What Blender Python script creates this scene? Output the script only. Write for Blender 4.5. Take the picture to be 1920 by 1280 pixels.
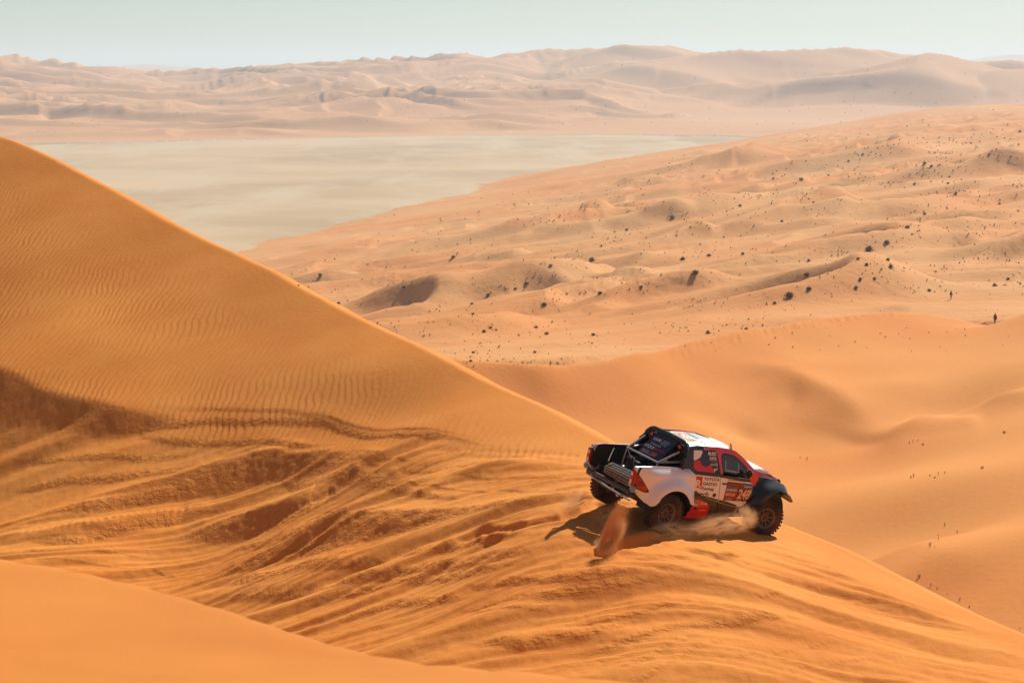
import bpy, bmesh, math, random
import numpy as np
from mathutils import Vector, Matrix

for o in list(bpy.data.objects):
    bpy.data.objects.remove(o)
scene = bpy.context.scene
col = scene.collection
rad = math.radians

# ------------------------------------------------------------------ camera
FPX = 3733.0                       # focal length in pixels of the 1920 px wide photograph
HORIZON = 130.0                    # row of the true horizon in the photograph
PITCH = math.atan((640 - HORIZON) / FPX)
cam_data = bpy.data.cameras.new('camera')
cam = bpy.data.objects.new('camera', cam_data)
col.objects.link(cam)
cam.location = (0, 0, 0)
cam.rotation_euler = (rad(90) - PITCH, 0, 0)
cam_data.sensor_width = 36.0
cam_data.lens = FPX / 1920 * 36.0
cam_data.clip_start = 0.3
cam_data.clip_end = 120000
cam_data.dof.use_dof = True
cam_data.dof.focus_distance = 46.5
cam_data.dof.aperture_fstop = 3.2
scene.camera = cam

# ------------------------------------------------------------------ sky, sun, exposure
SUN_EL, SUN_AZ = rad(41), rad(32)  # azimuth clockwise from the viewing direction (+Y)
world = bpy.data.worlds.new('World')
scene.world = world
world.use_nodes = True
wn = world.node_tree
bg = wn.nodes['Background']
sky = wn.nodes.new('ShaderNodeTexSky')
sky.sky_type = 'NISHITA'
sky.sun_disc = False
sky.sun_elevation = SUN_EL
sky.sun_rotation = SUN_AZ
sky.altitude = 200
sky.air_density = 1.0
sky.dust_density = 0.5
sky.ozone_density = 2.0
tint = wn.nodes.new('ShaderNodeMix'); tint.data_type = 'RGBA'; tint.blend_type = 'MULTIPLY'
tint.inputs['Factor'].default_value = 1.0; tint.inputs['B'].default_value = (0.79, 0.94, 1.0, 1)
wn.links.new(sky.outputs[0], tint.inputs['A']); wn.links.new(tint.outputs['Result'], bg.inputs[0])
bg.inputs[1].default_value = 0.064
sun_data = bpy.data.lights.new('sun', 'SUN')
sun_data.energy = 4.6
sun_data.angle = rad(0.53)
sun_data.color = (1.0, 0.935, 0.80)
sun = bpy.data.objects.new('sun', sun_data)
col.objects.link(sun)
SUN_DIR = Vector((math.sin(SUN_AZ) * math.cos(SUN_EL), math.cos(SUN_AZ) * math.cos(SUN_EL), math.sin(SUN_EL)))
sun.rotation_euler = SUN_DIR.to_track_quat('Z', 'Y').to_euler()
scene.view_settings.view_transform = 'Standard'
scene.view_settings.look = 'None'
scene.view_settings.gamma = 1.0
scene.view_settings.use_curve_mapping = False
scene.view_settings.exposure = 0.34
scene.cycles.use_denoising = True
scene.cycles.max_bounces = 6
scene.cycles.volume_bounces = 1
scene.cycles.transparent_max_bounces = 24

# ------------------------------------------------------------------ helpers
def unproject(u, v, Y):
    """the point of the place seen at photograph pixel (u, v), Y metres ahead of the camera"""
    a = (u - 960) / FPX
    b = (640 - v) / FPX
    dy = math.cos(PITCH) + b * math.sin(PITCH)
    dz = -math.sin(PITCH) + b * math.cos(PITCH)
    return (a * Y / dy, Y, dz * Y / dy)


def tag(o, label=None, category=None, group=None, kind=None):
    if label: o['label'] = label
    if category: o['category'] = category
    if group: o['group'] = group
    if kind: o['kind'] = kind
    return o


def link(name, mesh, mats=(), parent=None):
    o = bpy.data.objects.new(name, mesh)
    col.objects.link(o)
    for m in mats:
        mesh.materials.append(m)
    if parent is not None:
        o.parent = parent
    return o


def material(name, base, rough=0.6, metallic=0.0, spec=0.5, **kw):
    m = bpy.data.materials.new(name)
    m.use_nodes = True
    b = m.node_tree.nodes['Principled BSDF']
    b.inputs['Base Color'].default_value = (*base, 1)
    b.inputs['Roughness'].default_value = rough
    b.inputs['Metallic'].default_value = metallic
    b.inputs['Specular IOR Level'].default_value = spec
    for k, v in kw.items():
        b.inputs[k.replace('_', ' ')].default_value = v
    return m


# ------------------------------------------------------------------ noise (vectorised)
def _hash(ix, iy, seed):
    h = (ix.astype(np.int64) * 374761393 + iy.astype(np.int64) * 668265263 + seed * 2147483647) & 0xFFFFFFFF
    h = ((h ^ (h >> 13)) * 1274126177) & 0xFFFFFFFF
    h = h ^ (h >> 16)
    return (h & 0xFFFF).astype(np.float32) * np.float32(2 * math.pi / 65536)


def noise(x, y, seed=0):
    """gradient noise about -1..1"""
    x0 = np.floor(x); y0 = np.floor(y)
    fx = (x - x0).astype(np.float32); fy = (y - y0).astype(np.float32)
    u = fx * fx * fx * (fx * (fx * 6 - 15) + 10); v = fy * fy * fy * (fy * (fy * 6 - 15) + 10)
    def g(dx, dy):
        a = _hash(x0 + dx, y0 + dy, seed)
        return np.cos(a) * (fx - dx) + np.sin(a) * (fy - dy)
    n = (g(0, 0) * (1 - u) + g(1, 0) * u) * (1 - v) + (g(0, 1) * (1 - u) + g(1, 1) * u) * v
    return n * 1.5


def fbm(x, y, seed=0, octaves=3):
    s = 0; a = 1.0; t = 0
    for k in range(octaves):
        s = s + a * noise(x * 2 ** k, y * 2 ** k, seed + 17 * k); t += a; a *= 0.5
    return s / t


def smooth(x, a, b):
    t = np.clip((x - a) / (b - a), 0, 1)
    return t * t * (3 - 2 * t)


class Spline2D:
    """thin-plate spline z(x, y) through scattered points"""
    def __init__(self, pts, lam=1e-4):
        P = np.array(pts, float)
        self.c = P[:, :2].mean(0); self.s = np.abs(P[:, :2] - self.c).max()
        self.X = (P[:, :2] - self.c) / self.s
        n = len(P)
        K = self.k(self.X[:, None] - self.X[None]) + lam * np.eye(n)
        A = np.zeros((n + 3, n + 3)); A[:n, :n] = K; A[:n, n] = 1; A[:n, n + 1:] = self.X
        A[n, :n] = 1; A[n + 1:, :n] = self.X.T
        self.w = np.linalg.solve(A, np.concatenate([P[:, 2], np.zeros(3)]))
    def k(self, d):
        r2 = (d ** 2).sum(-1)
        return 0.5 * r2 * np.log(r2 + 1e-12)
    def __call__(self, x, y):
        sh = x.shape
        Q = np.stack([(x.ravel() - self.c[0]) / self.s, (y.ravel() - self.c[1]) / self.s], 1)
        out = np.empty(len(Q)); n = len(self.X)
        for i in range(0, len(Q), 20000):
            q = Q[i:i + 20000]
            out[i:i + 20000] = self.k(q[:, None] - self.X[None]) @ self.w[:n] + self.w[n] + q @ self.w[n + 1:]
        return out.reshape(sh)


def polyline(x, y, pts, near=None):
    """signed distance (positive on the left-hand / far side when drawn left to right) and arc parameter 0..1"""
    P = np.array([p[:2] for p in pts], float)
    seg = P[1:] - P[:-1]; L = np.hypot(seg[:, 0], seg[:, 1]); cum = np.concatenate([[0], np.cumsum(L)])
    best = np.full(x.shape, 1e18); perp = np.zeros(x.shape); sd = np.zeros(x.shape); t = np.zeros(x.shape)
    for i in range(len(seg)):
        dx = x - P[i, 0]; dy = y - P[i, 1]
        k = (dx * seg[i, 0] + dy * seg[i, 1]) / (L[i] ** 2)
        kc = np.clip(k, 0, 1)
        ex = dx - kc * seg[i, 0]; ey = dy - kc * seg[i, 1]
        d2 = ex * ex + ey * ey
        cr = (seg[i, 0] * dy - seg[i, 1] * dx) / L[i]
        m = (d2 < best - 1e-9 * (1 + best)) | ((np.abs(d2 - best) <= 1e-9 * (1 + best)) & (np.abs(cr) > perp))
        perp[m] = np.abs(cr)[m]
        if near is not None:
            near[0][m] = (P[i, 0] + kc * seg[i, 0])[m]; near[1][m] = (P[i, 1] + kc * seg[i, 1])[m]
        best[m] = d2[m]; sd[m] = np.sign(cr[m]) * np.sqrt(d2[m]); t[m] = (cum[i] + kc[m] * L[i]) / cum[-1]
    return sd, t


def extend(pts, a=3.0, b=3.0):
    P = [Vector(p[:2]) for p in pts]
    s = P[0] + (P[0] - P[1]).normalized() * a; e = P[-1] + (P[-1] - P[-2]).normalized() * b
    return [tuple(s)] + [tuple(p) for p in P] + [tuple(e)]


def edged(fn, line, x, y):
    """surface fn on the near side of line; beyond it the height of the nearest crest point. Also the signed distance."""
    q = [np.array(x, float), np.array(y, float)]
    sd, t = polyline(x, y, line, q)
    k = sd > 0
    xs = np.where(k, q[0], x); ys = np.where(k, q[1], y)
    return fn(xs, ys), sd, t
# ------------------------------------------------------------------ terrain: heights
U = unproject
# wheel contact points of the truck on the near dune (x, y, z)
CONTACT = [(3.38, 43.75, -10.27), (2.25, 45.35, -10.0), (5.86, 45.6, -10.80), (4.80, 47.2, -10.55)]

near_ridge = [(0, 257, 90), (100, 300, 86.5), (200, 352, 83), (300, 410, 79), (430, 472, 75.5), (500, 505, 73), (600, 560, 69.5),
              (750, 635, 64), (850, 685, 60.5), (960, 740, 57.0), (1110, 817, 53), (1290, 905, 50), (1460, 984, 48), (1550, 1020, 46.5),
              (1660, 1075, 44.5), (1810, 1150, 41.5), (1920, 1197, 39.5)]
near_ridge = [U(*p) for p in near_ridge]
near_pts = near_ridge + [U(*p) for p in [
    (0, 480, 78), (0, 705, 68), (0, 800, 65.5), (0, 880, 63), (0, 950, 60.2), (0, 1000, 57.2), (0, 1060, 54), (0, 1200, 49),
    (230, 560, 72.8), (230, 765, 64.3),
    (450, 620, 68.5), (450, 770, 62), (450, 860, 59.5), (450, 950, 57), (450, 1040, 53), (450, 1120, 48.4), (450, 1200, 44.2),
    (650, 700, 62), (700, 800, 58.5), (850, 780, 56), (850, 860, 52.5), (850, 950, 48.7), (850, 1050, 44.6), (850, 1150, 41), (850, 1260, 37.5),
    (1035, 990, 43.3), (1140, 1035, 41.8), (1300, 1045, 41.5), (1200, 1085, 40.3), (1100, 900, 48.5), (1300, 1100, 40), (1300, 1200, 37.5), (1300, 1280, 35.5), (1600, 1150, 40), (1600, 1280, 36.3), (1450, 1060, 42.5),
    (1850, 1280, 36.6), (1100, 1150, 39.2), (1100, 1280, 36), (-300, 300, 98), (-300, 900, 66)]] + CONTACT
near_fn = Spline2D(near_pts, 2e-5)
near_line = extend(near_ridge, 60, 40)

front_crest = [U(*p) for p in [(0, 1055, 14), (100, 1070, 13.7), (250, 1105, 13.2), (370, 1140, 12.8), (480, 1178, 12.3), (600, 1214, 11.9),
                               (750, 1245, 11.5), (960, 1264, 11), (1130, 1281, 10.6)]]
front_fn = Spline2D(front_crest + [U(0, 1180, 11.4), U(0, 1280, 9.5), U(500, 1280, 9.9), (0, 0, -1.75), (-6, 0, -1.5), (6, 0, -2.3), (-4, 6, -2.1), (4, 6, -2.7)], 2e-5)
front_line = extend(front_crest, 20, 20)

bowl_crest = [U(*p) for p in [(560, 690, 262), (700, 680, 262), (840, 672, 262), (900, 677, 262), (1000, 683, 263), (1060, 685, 266), (1150, 675, 272), (1200, 662, 278), (1300, 640, 291),
                              (1400, 618, 301), (1500, 602, 311), (1600, 590, 321), (1680, 585, 326), (1740, 588, 328), (1800, 600, 325), (1865, 609, 321),
                              (1890, 600, 319), (1925, 586, 317), (2050, 560, 312)]]
bowl_pts = bowl_crest + [U(*p) for p in [
    (1000, 740, 257), (1100, 810, 246), (1250, 880, 238), (1300, 800, 262), (1300, 720, 278), (1500, 1000, 206), (1500, 860, 247), (1500, 740, 284), (1500, 650, 301), (1700, 660, 301), (1700, 740, 274),
    (1700, 830, 245), (1800, 790, 255), (1900, 760, 248), (1900, 680, 280), (1700, 1000, 196), (1900, 1170, 152), (1900, 1000, 178), (1850, 900, 204), (1650, 900, 226),
    (1980, 1000, 170), (2100, 800, 215), (700, 800, 235)]]
bowl_fn = Spline2D(bowl_pts, 1e-5)
bowl_line = extend(bowl_crest, 200, 200)

field_edge = [U(*p) for p in [(300, 520, 960), (455, 475, 1060), (520, 458, 1110), (590, 443, 1160), (700, 418, 1240), (850, 383, 1360), (960, 358, 1480), (1080, 333, 1610), (1200, 300, 1760), (1300, 281, 1900),
                              (1400, 265, 2050), (1500, 250, 2200), (1640, 222, 2320), (1780, 199, 2420), (1930, 195, 2450), (2200, 170, 2500)]]
field_pts = field_edge + [U(*p) for p in [
    (600, 600, 520), (700, 540, 620), (840, 668, 285), (1300, 640, 335), (1550, 590, 362), (1700, 580, 368), (1783, 561, 372), (1860, 590, 345), (1930, 560, 372), (840, 600, 420), (840, 500, 700), (840, 430, 1020), (1000, 640, 345), (1100, 600, 400), (1100, 500, 620),
    (1100, 400, 1050), (1400, 560, 400), (1400, 450, 620), (1400, 350, 1000), (1400, 295, 1500), (1700, 500, 460), (1700, 400, 680), (1700, 300, 1120), (1700, 240, 1750),
    (1900, 500, 455), (1900, 400, 640), (1900, 300, 1000), (1900, 230, 1650), (1250, 340, 1250), (1000, 560, 480), (2100, 400, 640)]]
field_fn = Spline2D(field_pts, 1e-5)
field_line = extend(field_edge, 400, 800)
FLAT = -100.0

far_pts = []
for u, prof in {
    -150: [(278, 2560), (225, 3050), (178, 3600), (172, 4300), (150, 5000), (105, 6400)],
    0: [(276, 2580), (225, 3050), (180, 3600), (172, 4300), (150, 5000), (104, 6400)],
    150: [(272, 2620), (225, 3100), (184, 3600), (176, 4300), (150, 5000), (120, 6300)],
    330: [(268, 2690), (225, 3150), (190, 3600), (178, 4300), (158, 5000), (134, 6200)],
    550: [(262, 2800), (225, 3250), (195, 3700), (170, 4300), (145, 5000), (119, 6000)],
    880: [(254, 2950), (215, 3400), (185, 3800), (160, 4300), (130, 5000), (103, 5900)],
    1160: [(253, 2970), (222, 3450), (190, 3900), (150, 4500), (115, 5100), (90, 5700)],
    1330: [(262, 2900), (230, 3350), (205, 3800), (165, 4500), (125, 5100), (95, 5700)],
    1550: [(270, 2900), (240, 3300), (215, 3700), (175, 4500), (130, 5100), (93, 5800)],
    1680: [(275, 2900), (235, 3300), (215, 3700), (180, 4500), (135, 5200), (98, 6000)],
    1920: [(280, 2900), (235, 3300), (210, 3700), (180, 4500), (140, 5300), (116, 6300)],
    2100: [(280, 2900), (235, 3300), (210, 3700), (180, 4500), (140, 5300), (118, 6300)]}.items():
    for v, Y in prof:
        far_pts.append(U(u, v, Y))
far_fn = Spline2D(far_pts, 1e-5)
far_start = extend([U(u, v, Y) for u, v, Y in [(-150, 278, 2560), (0, 276, 2580), (150, 272, 2620), (330, 267, 2690), (550, 260, 2800), (880, 254, 2950), (1160, 253, 2970), (1250, 256, 2900), (1330, 270, 2680), (1450, 300, 2450), (1920, 320, 2400)]], 2000, 2000)

# long tongues, ruts and scarps of the churned slope: (photograph pixels of the crest, width of the steep face in px, strength)
RIDGES = [
    ([(-300, 640), (-150, 665), (-40, 690), (0, 706), (69, 730), (125, 743), (175, 755), (244, 767), (320, 776), (400, 790)], 46, 1.0),
    ([(0, 816), (125, 802), (250, 792), (359, 788), (403, 780), (469, 785), (594, 789), (625, 792), (766, 811), (906, 830), (980, 840)], 15, 1.0),
    ([(244, 766), (397, 764), (531, 771), (594, 781), (625, 784), (781, 806), (906, 826)], 8, 0.9),
    ([(237, 808), (312, 821), (391, 827), (500, 833), (625, 846), (650, 848)], 13, 1.0),
    ([(-60, 1000), (0, 980), (94, 955), (187, 936), (312, 905), (375, 880), (431, 864), (475, 850), (594, 851), (719, 857), (800, 862)], [16, 20, 24, 26, 34, 50, 60, 60, 42, 22, 12], 1.1),
    ([(0, 915), (94, 896), (219, 886), (281, 880), (344, 880), (400, 872)], 18, 0.8),
    ([(0, 858), (200, 849), (270, 853), (344, 849), (420, 846)], 13, 0.7),
    ([(510, 902), (531, 899), (594, 896), (637, 886), (687, 883), (719, 889), (759, 900), (800, 899)], 26, 1.1),
    ([(600, 882), (669, 874), (781, 869), (800, 866)], 8, 0.6),
    ([(740, 884), (820, 880), (900, 876)], 12, 0.8),
    ([(300, 1020), (337, 1008), (387, 986), (437, 971), (484, 957), (542, 943), (578, 933), (620, 915), (690, 905)], [16, 24, 36, 48, 54, 54, 48, 36, 16], 1.2),
    ([(31, 1003), (156, 989), (281, 966), (375, 964), (450, 958)], 8, 0.7),
    ([(47, 1008), (156, 1002), (219, 985), (281, 974), (344, 966), (380, 975)], 26, 0.8),
    ([(380, 1035), (500, 1008), (594, 992), (687, 967), (781, 955), (875, 949), (1000, 939), (1080, 936)], [20, 30, 46, 58, 52, 30, 18, 12], 1.1),
    ([(600, 968), (656, 955), (750, 933), (844, 930), (906, 932)], 15, 0.9),
    ([(560, 980), (625, 958), (719, 933), (812, 922), (937, 916), (1094, 917)], 7, 0.6),
    ([(840, 905), (900, 893), (960, 890), (1100, 896)], 10, 0.7),
    ([(340, 1092), (440, 1052), (500, 1033), (562, 1013), (619, 1000), (720, 985), (820, 978)], [16, 34, 46, 56, 58, 40, 16], 1.1),
    ([(400, 1090), (500, 1075), (594, 1055), (634, 1053), (700, 1040)], 28, 1.0),
    ([(560, 1080), (625, 1066), (719, 1046), (812, 1027), (906, 1011), (969, 996), (1060, 992)], 20, 0.9),
    ([(380, 1118), (500, 1106), (656, 1086), (781, 1061), (906, 1036), (1000, 1016), (1094, 1006), (1130, 1000)], 26, 1.1),
    ([(520, 1148), (547, 1139), (656, 1105), (760, 1083), (875, 1062), (969, 1043), (1040, 1030)], 22, 0.8),
    ([(860, 1092), (935, 1085), (1005, 1087), (1064, 1089), (1111, 1081), (1158, 1070), (1228, 1068)], 20, 1.1),
    ([(600, 1165), (656, 1149), (750, 1117), (850, 1109), (900, 1112)], 22, 0.8),
    ([(840, 1150), (900, 1137), (970, 1123), (1041, 1114), (1134, 1092), (1205, 1081), (1260, 1080)], 20, 0.9),
    ([(780, 1180), (850, 1160), (940, 1152), (1000, 1145), (1080, 1128)], 14, 0.6),
    ([(860, 1212), (900, 1203), (947, 1192), (985, 1197), (1041, 1181), (1099, 1177), (1146, 1165), (1193, 1158), (1230, 1158)], 22, 1.1),
    ([(1000, 1182), (1041, 1172), (1134, 1160), (1181, 1149), (1228, 1132), (1275, 1125), (1322, 1116), (1370, 1119)], 13, 1.0),
    ([(1365, 1122), (1440, 1115), (1500, 1110), (1558, 1111), (1590, 1120)], 6, 0.8),
    ([(1020, 1228), (1064, 1217), (1134, 1203), (1205, 1181), (1240, 1167), (1298, 1159), (1380, 1158), (1461, 1153), (1560, 1150)], 20, 1.0),
    ([(1020, 1084), (1052, 1077), (1111, 1062), (1181, 1050), (1298, 1041), (1340, 1040)], 9, 0.9),
    ([(1180, 1074), (1230, 1068), (1290, 1062), (1345, 1054), (1381, 1048), (1413, 1049), (1440, 1060)], 8, 0.8),
    ([(1440, 1052), (1526, 1061), (1623, 1083), (1704, 1106), (1760, 1125)], 6, 0.7),
    ([(1560, 1122), (1623, 1127), (1720, 1143), (1760, 1155)], 5, 0.6),
    ([(1590, 1154), (1671, 1166), (1752, 1179)], 5, 0.9),
    ([(1800, 1202), (1850, 1216), (1930, 1236)], 5, 0.8),
    ([(1120, 1260), (1200, 1232), (1280, 1190), (1340, 1166)], 14, 0.7),
    ([(1160, 1290), (1250, 1240), (1330, 1200), (1400, 1180)], 10, 0.6),
    ([(1380, 1102), (1450, 1096), (1540, 1099), (1600, 1108)], 5, 0.5),
    ([(1000, 1262), (1060, 1244), (1150, 1228), (1230, 1205)], 10, 0.6),
    ([(1340, 1245), (1420, 1222), (1520, 1206), (1600, 1204)], 7, 0.5),
    ([(1450, 1265), (1560, 1240), (1680, 1232)], 6, 0.5),
    ([(0, 1037), (120, 1030), (220, 1034), (300, 1044)], 7, 0.5),
    ([(0, 1046), (150, 1050), (280, 1066), (380, 1082)], 7, 0.5),
]
# two rows of tread prints behind the truck and one further left
PRINTS = [[(797, 846), (860, 845), (950, 846), (1094, 856)], [(830, 856), (900, 855), (1000, 862), (1094, 872)], [(31, 1001), (156, 993), (281, 970), (375, 961)],
          [(740, 884), (820, 884), (897, 876)]]


RUTS = [([(1262, 1003), (1190, 1016), (1130, 1040), (1060, 1075), (990, 1096)], 0.26), ([(1140, 938), (1060, 964), (980, 988), (900, 1008), (820, 1024)], 0.24)]


def on_surface(fn, u, v, Y0):
    """march the pixel ray to the spline surface"""
    a = (u - 960) / FPX; b = (640 - v) / FPX
    dy = math.cos(PITCH) + b * math.sin(PITCH); dz = -math.sin(PITCH) + b * math.cos(PITCH)
    Y = np.linspace(Y0[0], Y0[1], 700)
    z = fn(a / dy * Y, Y)
    d = dz / dy * Y - z
    cross = np.nonzero((d[:-1] >= 0) & (d[1:] < 0))[0]
    k = cross[0] if len(cross) else int(np.argmin(np.abs(d)))
    return (a / dy * Y[k], Y[k], dz / dy * Y[k])


def streak_wave(x, g, lam, length, seed):
    w = fbm(x / length, g / (lam * 2.2), seed, 2) * 1.5 + noise(x / (length * 0.3), g / (lam * 1.2), seed + 3) * 0.25
    p = g / lam + w
    f = p - np.floor(p)
    v = np.minimum(f / 0.34, (1 - f) / 0.66)
    v = v * v * (3 - 2 * v) * 0.5 + v * 0.5
    return v * np.clip(0.5 + 0.9 * noise(x / (length * 0.8), g / (lam * 1.6), seed + 7), 0.0, 1.2)


def ridge_relief(x, y, base_fn):
    """height added by the traced tongues, and masks of their steep churned faces"""
    h = np.zeros(x.shape); face = np.zeros(x.shape)
    wobx = noise(x / 2.2, y / 1.6, 5) * 0.09 + noise(x / 0.5, y / 0.4, 6) * 0.02
    for pts, wpx, s in RIDGES:
        ws = np.array(wpx, float) if isinstance(wpx, (list, tuple)) else np.full(len(pts), float(wpx))
        P0 = [on_surface(base_fn, u, v, (30, 92)) for u, v in pts]
        Ym = sum(p[1] for p in P0) / len(P0)
        px = np.concatenate([[0], np.cumsum([math.dist(pts[k], pts[k + 1]) for k in range(len(pts) - 1)])]); px /= px[-1]
        tap = smooth(px, 0, .25) * smooth(1 - px, 0, .25)
        wk = ws / 72.0 * (Ym / 50.0) * 1.15
        hk = 0.30 * wk * s * tap                    # the crest stands above the surface: start lower down
        P = [on_surface(base_fn, u, v + hk[k] * 0.9 * FPX / Ym, (30, 92)) for k, (u, v) in enumerate(pts)]
        A = np.array(P)
        cum = np.concatenate([[0], np.cumsum(np.hypot(*(A[1:, :2] - A[:-1, :2]).T))]); cum /= cum[-1]
        pad = wk.max() * 7 + 0.3
        m = (x > A[:, 0].min() - pad) & (x < A[:, 0].max() + pad) & (y > A[:, 1].min() - pad) & (y < A[:, 1].max() + pad)
        if not m.any(): continue
        sd, t = polyline(x[m], y[m], P)
        tp = smooth(t, 0.0, 0.25) * smooth(1 - t, 0.0, 0.25)
        w = np.interp(t, cum, wk) * (0.4 + 0.6 * tp)
        sd = sd + wobx[m] * np.minimum(1, w / 0.35)
        near = np.clip(1 + sd / w, 0, 1)
        far = np.clip(sd, 0, None) / (np.minimum(w * 2.8, 1.2) + 0.12)
        prof = np.where(sd < 0, near ** 1.5, np.exp(-far ** 1.4))
        h[m] += 0.30 * w * s * prof * tp ** 0.7
        f = np.exp(-((sd + w * 0.4) / (w * 0.5)) ** 2) * tp * np.minimum(1.0, w / 0.35)
        face[m] = np.maximum(face[m], f)
    return h, face


def height_near(x, y, detail=True):
    base, sd, t = edged(near_fn, near_line, x, y)
    rip = np.zeros(x.shape); face = np.zeros(x.shape)
    if detail:
        rh, face = ridge_relief(x, y, near_fn)
        # churned zone: below the track line
        cz = CHURN(x, y)
        # long streaks left by many wheels: crested waves whose lines sweep up to the right and fan out over the brow
        f_ = np.where(x < -1, 0.05 * (x + 1), np.where(x < 8, 0.05 * (x + 1) - 0.026 * (x + 1) ** 2, -0.418 * (x - 8) - 1.656))
        g = y - f_
        mask_big = smooth(fbm(x / 7, g / 1.8, 25, 2), -0.25, 0.35)
        st = (streak_wave(x, g, 2.6, 18, 201) * 0.27 + streak_wave(x, g, 1.05, 12, 202) * 0.15 * mask_big + streak_wave(x, g, 0.48, 7, 203) * 0.06 + streak_wave(x, g, 0.24, 2.5, 204) * 0.014) - 0.1
        st = st + fbm(x / 5, g / 1.6, 22, 2) * 0.10
        nearcar = 1 - 0.75 * np.exp(-(((x - 4.2) / 2.8) ** 2 + ((y - 45.4) / 2.6) ** 2))
        flatr = 1 - 0.75 * smooth(x, 6.5, 11)
        h = rh * nearcar + st * cz * nearcar * flatr
        rows_ = (y[:, 0] ** 2 + x[:, 0] ** 2) ** 0.5
        ok_ = (rows_ > 33.5) & (rows_ < 96); k0 = int(np.argmax(ok_)); k1 = len(ok_) - int(np.argmax(ok_[::-1]))
        zz = (base + h * smooth(-sd, -0.2, 1.6))[k0:k1]; z_in = zz.copy()
        dr = np.hypot(np.diff(x[k0:k1], axis=0), np.diff(y[k0:k1], axis=0)); dc = np.hypot(np.diff(x[k0:k1], axis=1), np.diff(y[k0:k1], axis=1))
        for _ in range(140):                    # sand slides down until no face is steeper than its angle of repose
            d = np.diff(zz, axis=0); e = np.sign(d) * np.clip(np.abs(d) - 0.60 * dr, 0, None) * 0.24
            zz[:-1] += e; zz[1:] -= e
            d = np.diff(zz, axis=1); e = np.sign(d) * np.clip(np.abs(d) - 0.60 * dc, 0, None) * 0.24
            zz[:, :-1] += e; zz[:, 1:] -= e
        h[k0:k1] += (zz - z_in)
        for ru, wd in RUTS:
            P = [on_surface(near_fn, u, v, (30, 92)) for u, v in ru]
            A = np.array(P); m = (x > A[:, 0].min() - 1.5) & (x < A[:, 0].max() + 1.5) & (y > A[:, 1].min() - 1.5) & (y < A[:, 1].max() + 1.5)
            s2, t2 = polyline(x[m], y[m], P)
            s2 = s2 + noise(x[m] / 0.7, y[m] / 0.7, 71) * 0.06
            q = s2 / wd
            h[m] += (-0.14 * np.exp(-q ** 4) + 0.07 * np.exp(-((np.abs(q) - 1.5) / 0.5) ** 2)) * smooth(t2, 0, .04) * smooth(1 - t2, 0, .5)
        # clods and crust on the steep faces
        cl = fbm(x / 0.42, y / 0.33, 31, 3)
        h += (np.abs(cl) - 0.3) * 0.05 * face * cz
        h += fbm(x / 0.30, y / 0.22, 41, 2) * 0.016 * cz
        for pr in PRINTS:
            P = [on_surface(near_fn, u, v, (30, 92)) for u, v in pr]
            A = np.array(P); m = (x > A[:, 0].min() - 1) & (x < A[:, 0].max() + 1) & (y > A[:, 1].min() - 1) & (y < A[:, 1].max() + 1)
            s2, t2 = polyline(x[m], y[m], P)
            L = np.hypot(*(A[-1] - A[0])[:2])
            h[m] += -0.035 * np.exp(-(s2 / 0.15) ** 2) * (0.6 + 0.4 * np.sin(t2 * L / 0.21 * 2 * math.pi)) * smooth(t2, 0, .06) * smooth(1 - t2, 0, .06)
        # wheel furrows behind the rear wheels
        base = base + h * smooth(-sd, -0.2, 1.6)
        rip = (1 - cz) * smooth(-sd, 0.5, 4)
    drop = np.clip(sd, 0, None)
    base = base - (np.sqrt(drop * drop + 0.5 ** 2) - 0.5) * 0.64
    return base, face, rip


def CHURN(x, y):
    """1 where the sand is churned by tyres (camera side of the upper track), 0 on the rippled slope"""
    sd, t = polyline(x, y, CHURN_LINE)
    c = smooth(-sd - 0.25, -0.3, 1.2)
    s1, t1 = polyline(x, y, PATCH_LINE)        # rippled tongue between the two tracks
    c = c * (1 - 0.95 * np.exp(-(s1 / 0.9) ** 2) * smooth(t1, 0, .12) * smooth(1 - t1, 0, .12))
    return c


CHURN_LINE = extend([on_surface(near_fn, u, v, (30, 92)) for u, v in [(0, 705), (125, 740), (244, 765), (397, 764), (531, 771), (625, 784), (781, 806), (906, 828), (1000, 842), (1130, 870), (1300, 935), (1500, 1012), (1700, 1105)]], 40, 20)
PATCH_LINE = [on_surface(near_fn, u, v, (30, 92)) for u, v in [(270, 800), (400, 803), (520, 812), (650, 825), (780, 838)]]


def waves(x, y, ang, lam, warp, seed, skew=0.78):
    """crested asymmetric dune waves, 0..1, steep side towards -direction"""
    ca, sa = math.cos(ang), math.sin(ang)
    w = fbm(x / (lam * 2.6), y / (lam * 2.6), seed, 2) * warp + noise(x / (lam * 0.9), y / (lam * 0.9), seed + 5) * warp * 0.22
    p = (x * ca + y * sa) / lam + w
    f = p - np.floor(p)
    up = f / (1 - skew); dn = (1 - f) / skew
    v = np.minimum(up, dn)
    v = v ** 1.25
    amp = np.clip(0.55 + 0.9 * noise(x / (lam * 1.7), y / (lam * 1.7), seed + 9), 0.05, 1.3)
    return v * amp


def crescent(x, y, c, r, h, ang=0.0, sharp=0.15):
    """a blowout bowl with a raised horseshoe rim open towards ang"""
    dx, dy = x - c[0], (y - c[1])
    d = np.hypot(dx, dy) / r
    a = np.arctan2(dy, dx) - ang
    op = 0.5 - 0.5 * np.cos(a)
    rim = np.where(d < 1, -(1 - d ** 2) * 0.55 + 0.0, 0.0)
    lip = np.exp(-((d - 1) / np.where(d < 1, 0.25, 0.5)) ** 2)
    return h * (rim + lip * op)


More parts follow.
